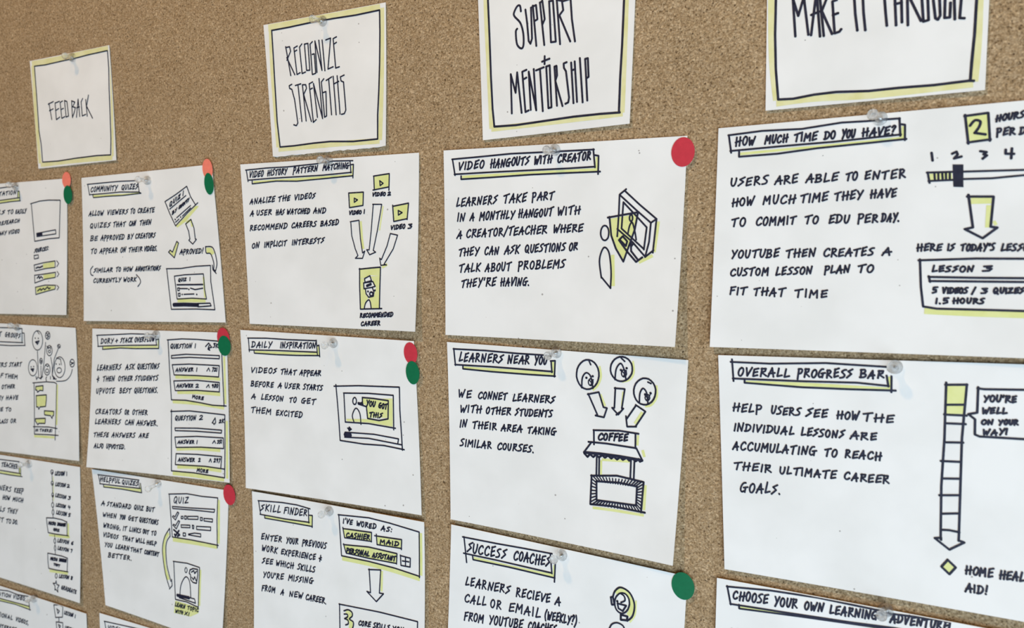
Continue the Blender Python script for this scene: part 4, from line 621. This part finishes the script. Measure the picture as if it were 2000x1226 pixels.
build_card('D2', 'idea_card', 'note card titled LEARNERS NEAR YOU with three heads and a coffee stand sketch', (85.73, -34.65),
 [(-70.75, 53.6), (70.96, 51.62), (66.93, -53.61), (-67.14, -51.62)], (1.2, 1, 8, 3), False, [
 ('title_highlight', 'yellow', [('f',0,[-595,398,-172,402,-29,399,-29,385,-331,382,-595,386]),('r',1.32,[-34,461,-33,394])]),
 ('title_frame', 'ink', [('s',0.96,[-664,497,-455,499,-252,494,-80,494,-45,489]),('s',0.96,[-661,499,-650,402]),('s',0.96,[-653,405,-413,408,-172,407,-37,406]),('s',0.96,[-45,464,-39,402]),('s',0.96,[-600,405,-600,384,-413,380,-172,380,-20,382]),('s',0.96,[-48,464,-21,467,-24,379])]),
 ('title_lettering', 'ink', [('t',0.96,'LEARNERS',[-627,427,280,8,9,47]),('t',0.96,'NEAR',[-311,436,131,4,8,45]),('t',0.96,'YOU',[-145,441,70,2,7,45])]),
 ('note_lettering', 'ink', [('t',0.89,'WE',[-630,215,82,2,7,41]),('t',0.89,'CONNET',[-499,219,182,5,7,40]),('t',0.89,'LEARNERS',[-277,224,252,6,6,39]),('t',0.89,'WITH',[-617,129,137,5,7,41]),('t',0.89,'OTHER',[-448,135,157,6,7,40]),('t',0.89,'STUDENTS',[-260,143,224,9,6,39]),('t',0.89,'IN',[-620,41,44,1,7,39]),('t',0.89,'THEIR',[-535,42,156,3,6,39]),('t',0.89,'AREA',[-347,46,126,3,6,38]),('t',0.89,'TAKING',[-182,50,168,4,6,37]),('t',0.89,'SIMILAR',[-614,-71,204,6,6,39]),('t',0.89,'COURSES.',[-370,-64,227,7,6,38])]),
 ('head_sketch', 'ink', [('s',0.96,[192,480,207,471,219,457,228,440,233,421,234,400,230,380,223,361,212,345,198,333,182,326,165,324,148,328,133,337,121,351,112,368,106,388,106,408,109,429,117,448,129,464,143,476,159,483,176,484,192,480]),('c',0.89,[137,330,140,385,161,413,187,395,201,332]),('s',1.23,[162,386,163,386]),('s',1.23,[198,397,199,397]),('s',0.69,[192,381,195,379,198,376,200,372,201,368,201,363,200,358,199,354,196,350,193,348,190,346,187,346,183,347,180,349,178,352,176,356,175,360,175,365,175,370,177,374,179,377,182,380,185,382,189,382,192,381]),('s',0.65,[180,374,199,354]),('s',0.65,[202,379,188,347]),('s',0.89,[175,481,186,459])]),
 ('head_sketch', 'ink', [('s',0.96,[379,509,393,502,404,491,413,477,417,461,418,444,415,427,407,412,397,399,384,389,369,383,353,381,337,384,323,392,312,403,303,417,298,433,298,450,301,467,309,482,319,495,333,505,348,511,364,512,379,509]),('c',0.89,[324,388,330,446,354,476,374,442,384,392]),('s',1.23,[355,441,356,441]),('s',1.23,[386,453,387,453]),('s',0.69,[377,443,381,441,383,438,385,434,386,429,387,424,386,419,384,415,382,411,379,408,375,407,372,406,368,407,365,409,362,413,360,417,359,421,359,426,359,431,361,436,364,440,367,442,370,444,374,444,377,443]),('s',0.65,[362,435,383,416]),('s',0.65,[386,440,370,408]),('s',0.89,[355,506,375,489])]),
 ('head_sketch', 'ink', [('s',0.96,[507,404,520,396,532,384,540,370,545,353,545,335,542,317,535,300,525,286,512,276,498,269,483,268,467,271,454,278,442,290,434,305,429,322,428,340,431,358,438,375,449,389,462,399,476,406,492,407,507,404]),('c',0.89,[460,280,462,327,478,353,498,330,506,274]),('s',1.23,[490,323,490,322]),('s',1.23,[518,332,519,331]),('s',0.69,[506,322,509,321,512,318,513,314,514,311,515,306,514,302,512,298,510,295,508,293,505,291,501,291,498,292,495,294,493,296,491,300,490,304,490,308,491,312,492,316,494,319,497,321,500,323,503,323,506,322]),('s',0.65,[490,316,511,298]),('s',0.65,[516,322,497,291]),('s',0.89,[503,388,519,382])]),
 ('head_highlight', 'yellow', [('r',1.13,[236,454,245,399,228,350,200,321]),('r',1.1,[420,493,426,432,405,394,363,379]),('r',1.08,[549,374,552,315,525,271,491,259])]),
 ('arrow_sketch', 'ink', [('s',0.96,[172,297,235,314,263,235,283,232,267,181,219,186,230,191,175,300])]),
 ('arrow_sketch', 'ink', [('s',0.96,[323,342,379,342,365,238,374,238,346,203,311,236,324,237,327,344]),('s',0.96,[336,201,352,215])]),
 ('arrow_sketch', 'ink', [('s',0.96,[441,263,494,233,443,150]),('s',0.96,[443,262,393,184,389,199,397,144,446,149])]),
 ('arrow_highlight', 'yellow', [('r',1.27,[244,303,272,243]),('r',1.24,[371,327,366,251]),('r',1.64,[478,228,439,163])]),
 ('coffee_stand_sketch', 'ink', [('s',1.0,[210,106,356,118,460,113]),('s',1.0,[212,107,215,30]),('s',1.0,[444,110,446,35]),('s',1.0,[183,40,287,42,451,36,485,-23]),('s',1.0,[201,41,159,-19]),('s',1.54,[161,-20,253,-17,360,-18,483,-24]),('s',1.16,[161,-25,180,-42,194,-26,213,-39,227,-25,246,-37,264,-23,279,-35,296,-21,315,-35,328,-22,347,-36,364,-21,379,-34,399,-20,414,-34,431,-20,449,-33,466,-19,473,-32,485,-23]),('t',1.0,'COFFEE',[237,56,163,13,5,37]),('s',1.0,[233,-37,234,-130]),('s',1.0,[247,-35,249,-133]),('s',1.0,[424,-31,424,-122]),('s',1.0,[443,-32,443,-125]),('s',1.08,[204,-141,350,-122,497,-136,489,-294]),('s',1.08,[510,-293,335,-287,205,-295,207,-139]),('s',1.08,[236,-167,365,-157,462,-164,461,-263,240,-268,236,-167]),('s',0.73,[216,-143,244,-166]),('s',0.73,[235,-142,259,-166]),('s',0.73,[253,-142,273,-166]),('s',0.73,[271,-141,287,-166]),('s',0.73,[290,-141,301,-166]),('s',0.73,[308,-140,315,-166]),('s',0.73,[326,-140,329,-165]),('s',0.73,[344,-140,343,-165]),('s',0.73,[362,-139,357,-165]),('s',0.73,[380,-139,371,-165]),('s',0.73,[398,-138,385,-165]),('s',0.73,[415,-138,399,-165]),('s',0.73,[433,-137,413,-165]),('s',0.73,[451,-137,427,-164]),('s',0.73,[468,-137,440,-164]),('s',0.73,[486,-136,454,-164]),('s',0.73,[206,-155,236,-175]),('s',0.73,[206,-176,237,-189]),('s',0.73,[206,-197,237,-203]),('s',0.73,[206,-219,238,-218]),('s',0.73,[206,-240,238,-232]),('s',0.73,[206,-261,239,-246]),('s',0.73,[207,-282,239,-260]),('s',0.73,[216,-293,248,-269]),('s',0.73,[235,-293,262,-268]),('s',0.73,[253,-293,276,-268]),('s',0.73,[271,-293,290,-267]),('s',0.73,[289,-293,304,-267]),('s',0.73,[307,-293,318,-266]),('s',0.73,[325,-293,332,-266]),('s',0.73,[342,-293,346,-265]),('s',0.73,[360,-293,359,-265]),('s',0.73,[378,-292,373,-264]),('s',0.73,[395,-292,387,-264]),('s',0.73,[413,-292,400,-263]),('s',0.73,[430,-292,414,-263]),('s',0.73,[447,-292,428,-262]),('s',0.73,[465,-292,441,-262]),('s',0.73,[482,-292,455,-261]),('s',0.73,[493,-148,462,-171]),('s',0.73,[492,-167,462,-183]),('s',0.73,[492,-186,462,-195]),('s',0.73,[491,-205,462,-207]),('s',0.73,[491,-224,462,-219]),('s',0.73,[490,-243,462,-231]),('s',0.73,[490,-262,461,-243]),('s',0.73,[489,-281,461,-255])]),
 ('coffee_stand_highlight', 'yellow', [('r',1.39,[262,-47,418,-38]),('r',1.13,[259,-51,260,-130]),('r',1.49,[507,-151,504,-281]),('r',1.39,[219,-312,336,-308,505,-308]),('r',1.23,[458,105,456,51]),('r',1.49,[485,30,496,-5])]),
 ])
build_card('D3', 'idea_card', 'note card titled SUCCESS COACHES with a headset face and one green sticker', (86.48, -146.25),
 [(-68.32, 56.36), (72.36, 51.07), (68.32, -56.36), (-72.36, -51.07)], (1.5, 1.5, 4, 1.5), False, [
 ('title_highlight', 'yellow', [('f',0,[-532,392,-298,383,-37,381,-23,376,-23,366,-298,377,-530,378]),('r',1.06,[-22,433,-23,370])]),
 ('title_frame', 'ink', [('s',0.92,[-605,500,-381,497,-218,498,-34,497]),('s',0.92,[-596,502,-579,350]),('s',0.92,[-599,402,-381,398,-34,386]),('s',0.92,[-44,491,-34,384]),('s',0.92,[-539,397,-536,374,-298,371,-16,361]),('s',0.92,[-14,444,-18,338])]),
 ('title_lettering', 'ink', [('t',0.96,'SUCCESS',[-575,415,250,3,10,56]),('t',0.96,'COACHES',[-273,419,221,3,9,55])]),
 ('note_lettering', 'ink', [('t',0.89,'LEARNERS',[-588,211,288,0,9,49]),('t',0.89,'RECIEVE',[-256,210,208,0,8,48]),('t',0.89,'A',[-14,210,32,0,7,46]),('t',0.89,'CALL',[-593,108,139,1,9,51]),('t',0.89,'OR',[-421,110,68,1,8,50]),('t',0.89,'EMAIL',[-301,111,195,2,8,50]),('t',0.89,'(WEEKLY?)',[-75,113,188,2,7,48]),('t',0.89,'FROM',[-597,-5,126,10,9,52]),('t',0.89,'YOUTUBE',[-429,8,212,17,8,51]),('t',0.89,'COACHES',[-178,28,167,13,8,49])]),
 ('headset_face_sketch', 'ink', [('c',1.0,[324,319,336,356,368,382,418,362,445,304,436,239,407,206]),('s',0.92,[391,353,400,348,408,339,414,328,417,314,418,300,415,285,410,271,403,259,394,249,384,243,373,240,362,242,353,247,345,255,339,267,336,280,335,295,337,310,342,324,350,336,359,346,369,352,380,354,391,353]),('s',1.08,[313,316,324,322,334,280,319,277,313,316]),('s',1.0,[351,290,400,288,381,254,357,264,351,290]),('s',1.23,[349,302,350,302]),('c',0.92,[368,349,387,338,392,315,371,300]),('s',1.16,[371,232,408,230,405,208,371,204,371,232]),('c',0.92,[306,137,321,168,350,183,382,175,395,153])]),
 ('headset_face_highlight', 'yellow', [('r',2.41,[341,343,370,365,408,350,430,298,422,254,410,237]),('r',0.98,[453,327,449,249,421,201])]),
 ])
build_card('E1', 'idea_card', 'note card titled HOW MUCH TIME DO YOU HAVE? with a slider and a yellow 2', (238.16, 79.79),
 [(-69.2, 52.36), (70.46, 55.47), (69.21, -52.53), (-70.47, -55.3)], (1, 2, 6, 3), False, [
 ('title_highlight', 'yellow', [('f',0,[-585,400,-235,414,120,431,126,424,-235,404,-585,387]),('r',1.46,[119,478,120,429])]),
 ('title_frame', 'ink', [('s',0.94,[-643,486,-486,497,-307,494,-136,511,-30,510,41,512,103,512]),('s',0.94,[-641,487,-628,402]),('s',0.94,[-632,410,-375,420,-167,426,110,441]),('s',0.94,[102,513,108,436]),('s',0.94,[-590,405,-590,380,-410,385,-235,401,-33,411,132,420]),('s',0.94,[109,486,125,483,127,416])]),
 ('title_lettering', 'ink', [('t',0.9,'HOW',[-609,433,90,1,5,38]),('t',0.9,'MUCH',[-472,435,101,2,5,37]),('t',0.9,'TIME',[-340,437,97,2,5,37]),('t',0.9,'DO',[-208,439,44,1,4,36]),('t',0.9,'YOU',[-133,441,53,1,4,36]),('t',0.9,'HAVE?',[-47,442,132,2,4,35])]),
 ('note_lettering', 'ink', [('t',0.86,'USERS',[-627,239,172,3,5,39]),('t',0.86,'ARE',[-420,242,100,2,5,38]),('t',0.86,'ABLE',[-281,244,134,2,5,37]),('t',0.86,'TO',[-110,247,46,1,4,36]),('t',0.86,'ENTER',[-30,248,164,2,4,36]),('t',0.86,'HOW',[-617,141,98,3,5,39]),('t',0.86,'MUCH',[-472,146,144,5,5,39]),('t',0.86,'TIME',[-303,152,115,4,5,38]),('t',0.86,'THEY',[-154,157,114,4,4,37]),('t',0.86,'HAVE',[-4,162,103,3,4,36]),('t',0.86,'TO',[-618,45,65,1,5,38]),('t',0.86,'COMMIT',[-502,47,178,3,5,37]),('t',0.86,'TO',[-282,51,59,1,4,36]),('t',0.86,'EDU',[-175,52,84,1,4,36]),('t',0.86,'PER',[-53,54,82,1,4,35]),('t',0.86,'DAY.',[45,55,70,1,4,35]),('t',0.86,'YOUTUBE',[-614,-111,219,5,5,37]),('t',0.86,'THEN',[-359,-106,127,3,4,35]),('t',0.86,'CREATES',[-193,-102,208,5,4,35]),('t',0.86,'A',[54,-96,32,1,4,33]),('t',0.86,'CUSTOM',[-615,-200,176,8,4,35]),('t',0.86,'LESSON',[-403,-191,160,7,4,34]),('t',0.86,'PLAN',[-187,-181,105,5,4,33]),('t',0.86,'TO',[-45,-175,62,3,4,32]),('t',0.86,'FIT',[-616,-288,76,-1,5,37]),('t',0.86,'THAT',[-503,-290,140,-2,4,36]),('t',0.86,'TIME',[-313,-293,140,-2,4,35])]),
 ('number_box_sketch', 'ink', [('s',1.05,[353,503,440,510,451,393]),('s',1.05,[453,398,369,390,372,385,355,507]),('c',1.12,[375,461,392,482,412,476,409,454,394,429]),('s',1.12,[394,429,433,420]),('t',0.86,'HOURS',[469,472,97,10,3,26]),('t',0.86,'PER',[474,412,64,0,3,29]),('t',0.86,'DAY',[556,412,60,0,3,28])]),
 ('number_box_highlight', 'yellow', [('f',0,[359,500,436,506,446,400,372,394])]),
 ('slider_sketch', 'ink', [('s',1.05,[234,353,239,320]),('s',1.05,[313,345,329,353,334,341,321,324,348,331]),('s',1.05,[418,350,441,345,430,336,443,331,428,318]),('s',1.05,[510,351,510,334,540,332]),('s',1.05,[532,355,531,314]),('s',0.9,[219,268,317,267]),('s',0.9,[222,269,231,223]),('s',0.9,[227,231,319,232]),('s',0.9,[248,264,251,234]),('s',0.9,[263,263,265,233]),('s',0.9,[278,265,281,234]),('s',0.9,[292,264,294,233]),('s',0.9,[307,265,308,233]),('s',0.9,[353,266,578,263,742,261]),('s',0.9,[354,234,466,233,579,241,743,241]),('f',0,[316,299,357,297,361,199,323,202])]),
 ('slider_highlight', 'yellow', [('f',0,[229,262,314,263,317,236,233,234])]),
 ('arrow_sketch', 'ink', [('s',1.05,[377,158,474,155,468,27,493,23,441,-22,373,18,403,25,381,165])]),
 ('arrow_highlight', 'yellow', [('r',2.64,[391,139,467,139]),('r',2.01,[459,119,458,24]),('r',1.25,[479,51,488,34])]),
 ('lesson_panel_sketch', 'ink', [('t',0.83,'HERE',[193,-76,92,0,3,29]),('t',0.83,'IS',[310,-75,24,0,3,28]),('t',0.83,"TODAY'S",[361,-75,123,0,3,28]),('t',0.83,'LESSON:',[510,-75,128,0,3,27]),('s',0.98,[201,-118,421,-109,593,-109,758,-112]),('s',0.98,[206,-114,214,-234,226,-322,279,-330,487,-329,601,-329,765,-328]),('s',0.98,[243,-191,424,-192,596,-191,760,-191]),('s',0.98,[247,-209,597,-207,761,-207]),('s',0.98,[243,-188,249,-212]),('t',0.86,'LESSON',[255,-168,156,3,2,24]),('t',0.86,'3',[447,-164,34,1,2,23]),('t',0.86,'5',[259,-261,18,0,3,24]),('t',0.86,'VIDEOS',[299,-261,92,2,2,24]),('t',0.86,'/',[410,-259,11,0,2,23]),('t',0.86,'3',[445,-258,19,0,2,23]),('t',0.86,'QUIZES',[489,-257,107,2,2,23]),('t',0.86,'1.5',[273,-307,48,1,2,23]),('t',0.86,'HOURS',[340,-305,115,3,2,22])]),
 ('lesson_panel_highlight', 'yellow', [('r',2.62,[231,-342,429,-346,602,-346,766,-345])]),
 ])
build_card('E2', 'idea_card', 'note card titled OVERALL PROGRESS BAR with a long segmented arrow pointing down', (244.36, -32.34),
 [(-72.82, 52.74), (66.82, 56.76), (72.85, -54.22), (-66.85, -55.29)], (1, 2, 5, 2), False, [
 ('title_highlight', 'yellow', [('f',0,[-591,409,-333,419,47,424,49,417,-124,409,-332,402,-591,401]),('r',1.24,[43,474,45,420])]),
 ('title_frame', 'ink', [('s',0.94,[-666,497,-480,500,-230,519,25,518]),('s',0.94,[-660,510,-650,403]),('s',0.94,[-654,415,-333,425,-91,436,40,431]),('s',0.94,[30,478,39,429]),('s',0.94,[-597,413,-597,398,-332,396,-123,403,69,412]),('s',0.94,[50,476,52,404])]),
 ('title_lettering', 'ink', [('t',0.9,'OVERALL',[-631,429,238,13,5,39]),('t',0.9,'PROGRESS',[-354,444,236,13,4,38]),('t',0.9,'BAR',[-81,460,97,6,4,36])]),
 ('note_lettering', 'ink', [('t',0.86,'HELP',[-650,252,133,2,5,38]),('t',0.86,'USERS',[-469,255,131,2,5,37]),('t',0.86,'SEE',[-309,258,92,2,4,37]),('t',0.86,'HOW',[-173,260,92,2,4,36]),('t',0.86,'THE',[-61,262,125,2,4,35]),('t',0.86,'INDIVIDUAL',[-643,154,280,9,5,37]),('t',0.86,'LESSONS',[-328,164,186,6,4,35]),('t',0.86,'ARE',[-112,171,110,4,4,34]),('t',0.86,'ACCUMULATING',[-645,58,384,16,5,39]),('t',0.86,'TO',[-222,75,52,2,4,36]),('t',0.86,'REACH',[-132,79,151,6,4,36]),('t',0.86,'THEIR',[-638,-38,178,4,5,37]),('t',0.86,'ULTIMATE',[-420,-33,250,6,4,36]),('t',0.86,'CAREER',[-132,-25,187,5,4,35]),('t',0.86,'GOALS.',[-604,-147,188,13,6,47])]),
 ('progress_arrow_sketch', 'ink', [('s',1.01,[268,464,271,214,267,-1,273,-230,275,-243]),('s',1.01,[347,462,338,221,343,-204,343,-236]),('s',1.01,[265,454,348,461]),('s',1.01,[272,365,344,372]),('s',1.01,[266,321,351,324]),('s',1.01,[272,282,349,286]),('s',1.01,[278,197,343,203]),('s',1.01,[261,111,338,116]),('s',1.01,[269,33,339,41]),('s',1.01,[261,-44,337,-33]),('s',1.01,[272,-126,340,-114]),('s',1.01,[275,-198,305,-195,344,-198]),('s',1.01,[275,-234,250,-240,309,-282,365,-240,343,-235])]),
 ('progress_arrow_highlight', 'yellow', [('f',0,[273,449,342,455,342,377,274,371]),('f',0,[272,360,341,366,342,331,272,325])]),
 ('speech_bubble_sketch', 'ink', [('s',1.01,[388,448,413,446,557,455,723,466]),('s',1.01,[390,453,391,341,358,331,384,311,386,244,404,237,566,243,733,251]),('t',0.86,"YOU'RE",[413,391,118,7,2,27]),('t',0.86,'WELL',[409,338,89,9,2,24]),('t',0.86,'ON',[408,290,43,4,2,21]),('t',0.86,'YOUR',[473,296,68,6,2,21]),('t',0.86,'WAY!',[416,246,88,10,2,23])]),
 ('diamond_sketch', 'ink', [('s',1.05,[304,-329,336,-357,313,-392,281,-364,304,-329]),('t',0.86,'HOME',[374,-379,101,4,4,37]),('t',0.86,'HEALTH',[502,-374,136,5,3,36]),('t',0.86,'AID!',[377,-457,80,4,3,34])]),
 ('diamond_highlight', 'yellow', [('f',0,[305,-337,330,-358,313,-385,287,-363])]),
 ])
build_card('E3', 'idea_card', 'note card titled CHOOSE YOUR OWN LEARNING ADVENTURE in the bottom right corner', (243.32, -147.21),
 [(-69.54, 54.15), (70.16, 53.35), (69.54, -54.15), (-70.16, -53.35)], (1.5, 2, 4, 2), False, [
 ('title_highlight', 'yellow', [('f',0,[-577,420,-360,425,-76,436,126,448,126,437,-76,434,-287,426,-577,406])]),
 ('title_frame', 'ink', [('s',0.94,[-645,506,-437,526,-219,533,43,526,116,522,337,536]),('s',0.94,[-643,509,-624,417]),('s',0.94,[-626,419,-360,429,-76,442,125,456,336,458]),('s',0.94,[-583,423,-582,404,-287,424,60,444,318,450]),('s',0.94,[336,538,332,480])]),
 ('title_lettering', 'ink', [('t',0.9,'CHOOSE',[-614,447,165,8,5,44]),('t',0.9,'YOUR',[-416,456,103,5,5,43]),('t',0.9,'OWN',[-277,463,82,4,5,42]),('t',0.9,'LEARNING',[-163,468,204,10,4,41]),('t',0.9,'ADVENTURE',[96,481,231,12,4,40])]),
 ('note_lettering', 'ink', [('t',0.86,'WORK',[-618,250,117,7,6,46])]),
 ])
build_sticker('coral', 'A1', (-324.03, 126.53), (5.07, 6.14), 0, 0, 'coral pink round sticker on the corner of the card whose title ends TATION')
build_sticker('green', 'A1', (-322.77, 115.25), (5.06, 7.09), 4, 1, 'dark green round sticker overlapping the coral one at the far left of the board')
build_sticker('coral', 'B1', (-174.44, 127.97), (4.74, 6.99), 8, 0, 'coral pink round sticker on the corner of the COMMUNITY QUIZES card')
build_sticker('green', 'B1', (-173.30, 117.95), (4.31, 7.42), 8, 1, 'dark green round sticker under the coral one on the COMMUNITY QUIZES card')
build_sticker('red', 'B2', (-163.54, 12.50), (5.72, 6.99), 12, 0, 'red round sticker half covered by a green one on the DORY + STACK OVERFLOW card')
build_sticker('green', 'B2', (-162.48, 7.13), (5.86, 7.00), 8, 1, 'green round sticker lying over the red one on the DORY + STACK OVERFLOW card')
build_sticker('red', 'B3', (-160.46, -97.13), (5.56, 7.25), 8, 0, 'red round sticker on the corner of the HELPFUL QUIZES card')
build_sticker('red', 'C2', (-9.86, 10.93), (4.81, 6.55), 8, 0, 'red round sticker above the green one on the DAILY INSPIRATION card')
build_sticker('green', 'C2', (-8.39, -0.77), (4.81, 7.06), 7, 1, 'green round sticker on the right edge of the DAILY INSPIRATION card')
build_sticker('red', 'D1', (151.77, 121.55), (5.90, 7.33), 0, 0, 'red round sticker at the corner of the VIDEO HANGOUTS WITH CREATOR card')
build_sticker('green', 'D3', (156.70, -100.57), (5.94, 7.23), 8, 0, 'green round sticker at the corner of the SUCCESS COACHES card')
build_pin('H1', (-312.23, 217.54), (0.354, -0.128, 0.927), 'clear push pin on the top edge of the FEEDBACK header card')
build_pin('H2', (-74.13, 214.15), (-0.076, -0.114, 0.991), 'clear push pin at the top of the RECOGNIZE STRENGTHS header card')
build_pin('A1', (-386.27, 123.76), (0.429, 0.044, 0.902), 'clear push pin on the cropped card with the phone sketch')
build_pin('A2', (-390.70, 10.23), (0.406, 0.189, 0.894), 'clear push pin on the cropped card with the smiling faces')
build_pin('A3', (-382.82, -102.53), (0.272, 0.175, 0.946), 'clear push pin beside the cropped TEACHER title')
build_pin('A4', (-382.10, -216.01), (0.428, 0.315, 0.847), 'clear push pin on the card in the bottom left corner')
build_pin('B1', (-233.94, 122.52), (0.149, -0.011, 0.989), 'clear push pin at the end of the COMMUNITY QUIZES title')
build_pin('B2', (-228.92, 11.53), (0.149, 0.016, 0.989), 'clear push pin over the word OVERFLOW')
build_pin('B3', (-230.95, -98.17), (-0.024, -0.229, 0.973), 'clear push pin to the right of the HELPFUL QUIZES title')
build_pin('C1', (-70.92, 128.34), (0.108, -0.065, 0.992), 'clear push pin over the word MATCHING')
build_pin('C2', (-67.96, 14.05), (0.029, -0.073, 0.997), 'clear push pin to the right of the DAILY INSPIRATION title')
build_pin('C3', (-72.12, -95.13), (0.105, 0.063, 0.992), 'clear push pin between the SKILL FINDER title and its panel')
build_pin('D1', (82.73, 126.48), (-0.137, -0.129, 0.982), 'clear push pin above the word WITH on the VIDEO HANGOUTS card')
build_pin('D2', (84.68, 16.80), (-0.147, -0.101, 0.984), 'clear push pin above the word YOU on the LEARNERS NEAR YOU card')
build_pin('D3', (89.44, -95.97), (-0.143, 0.038, 0.989), 'clear push pin at the end of the SUCCESS COACHES title')
build_pin('E1', (240.84, 131.33), (-0.346, 0.074, 0.935), 'clear push pin above the word YOU on the HOW MUCH TIME card')
build_pin('E2', (250.77, 19.75), (-0.133, 0.060, 0.989), 'clear push pin at the end of the OVERALL PROGRESS BAR title')
build_pin('E3', (251.08, -93.45), (-0.209, 0.045, 0.977), 'clear push pin on the word LEARNING of the ADVENTURE card')
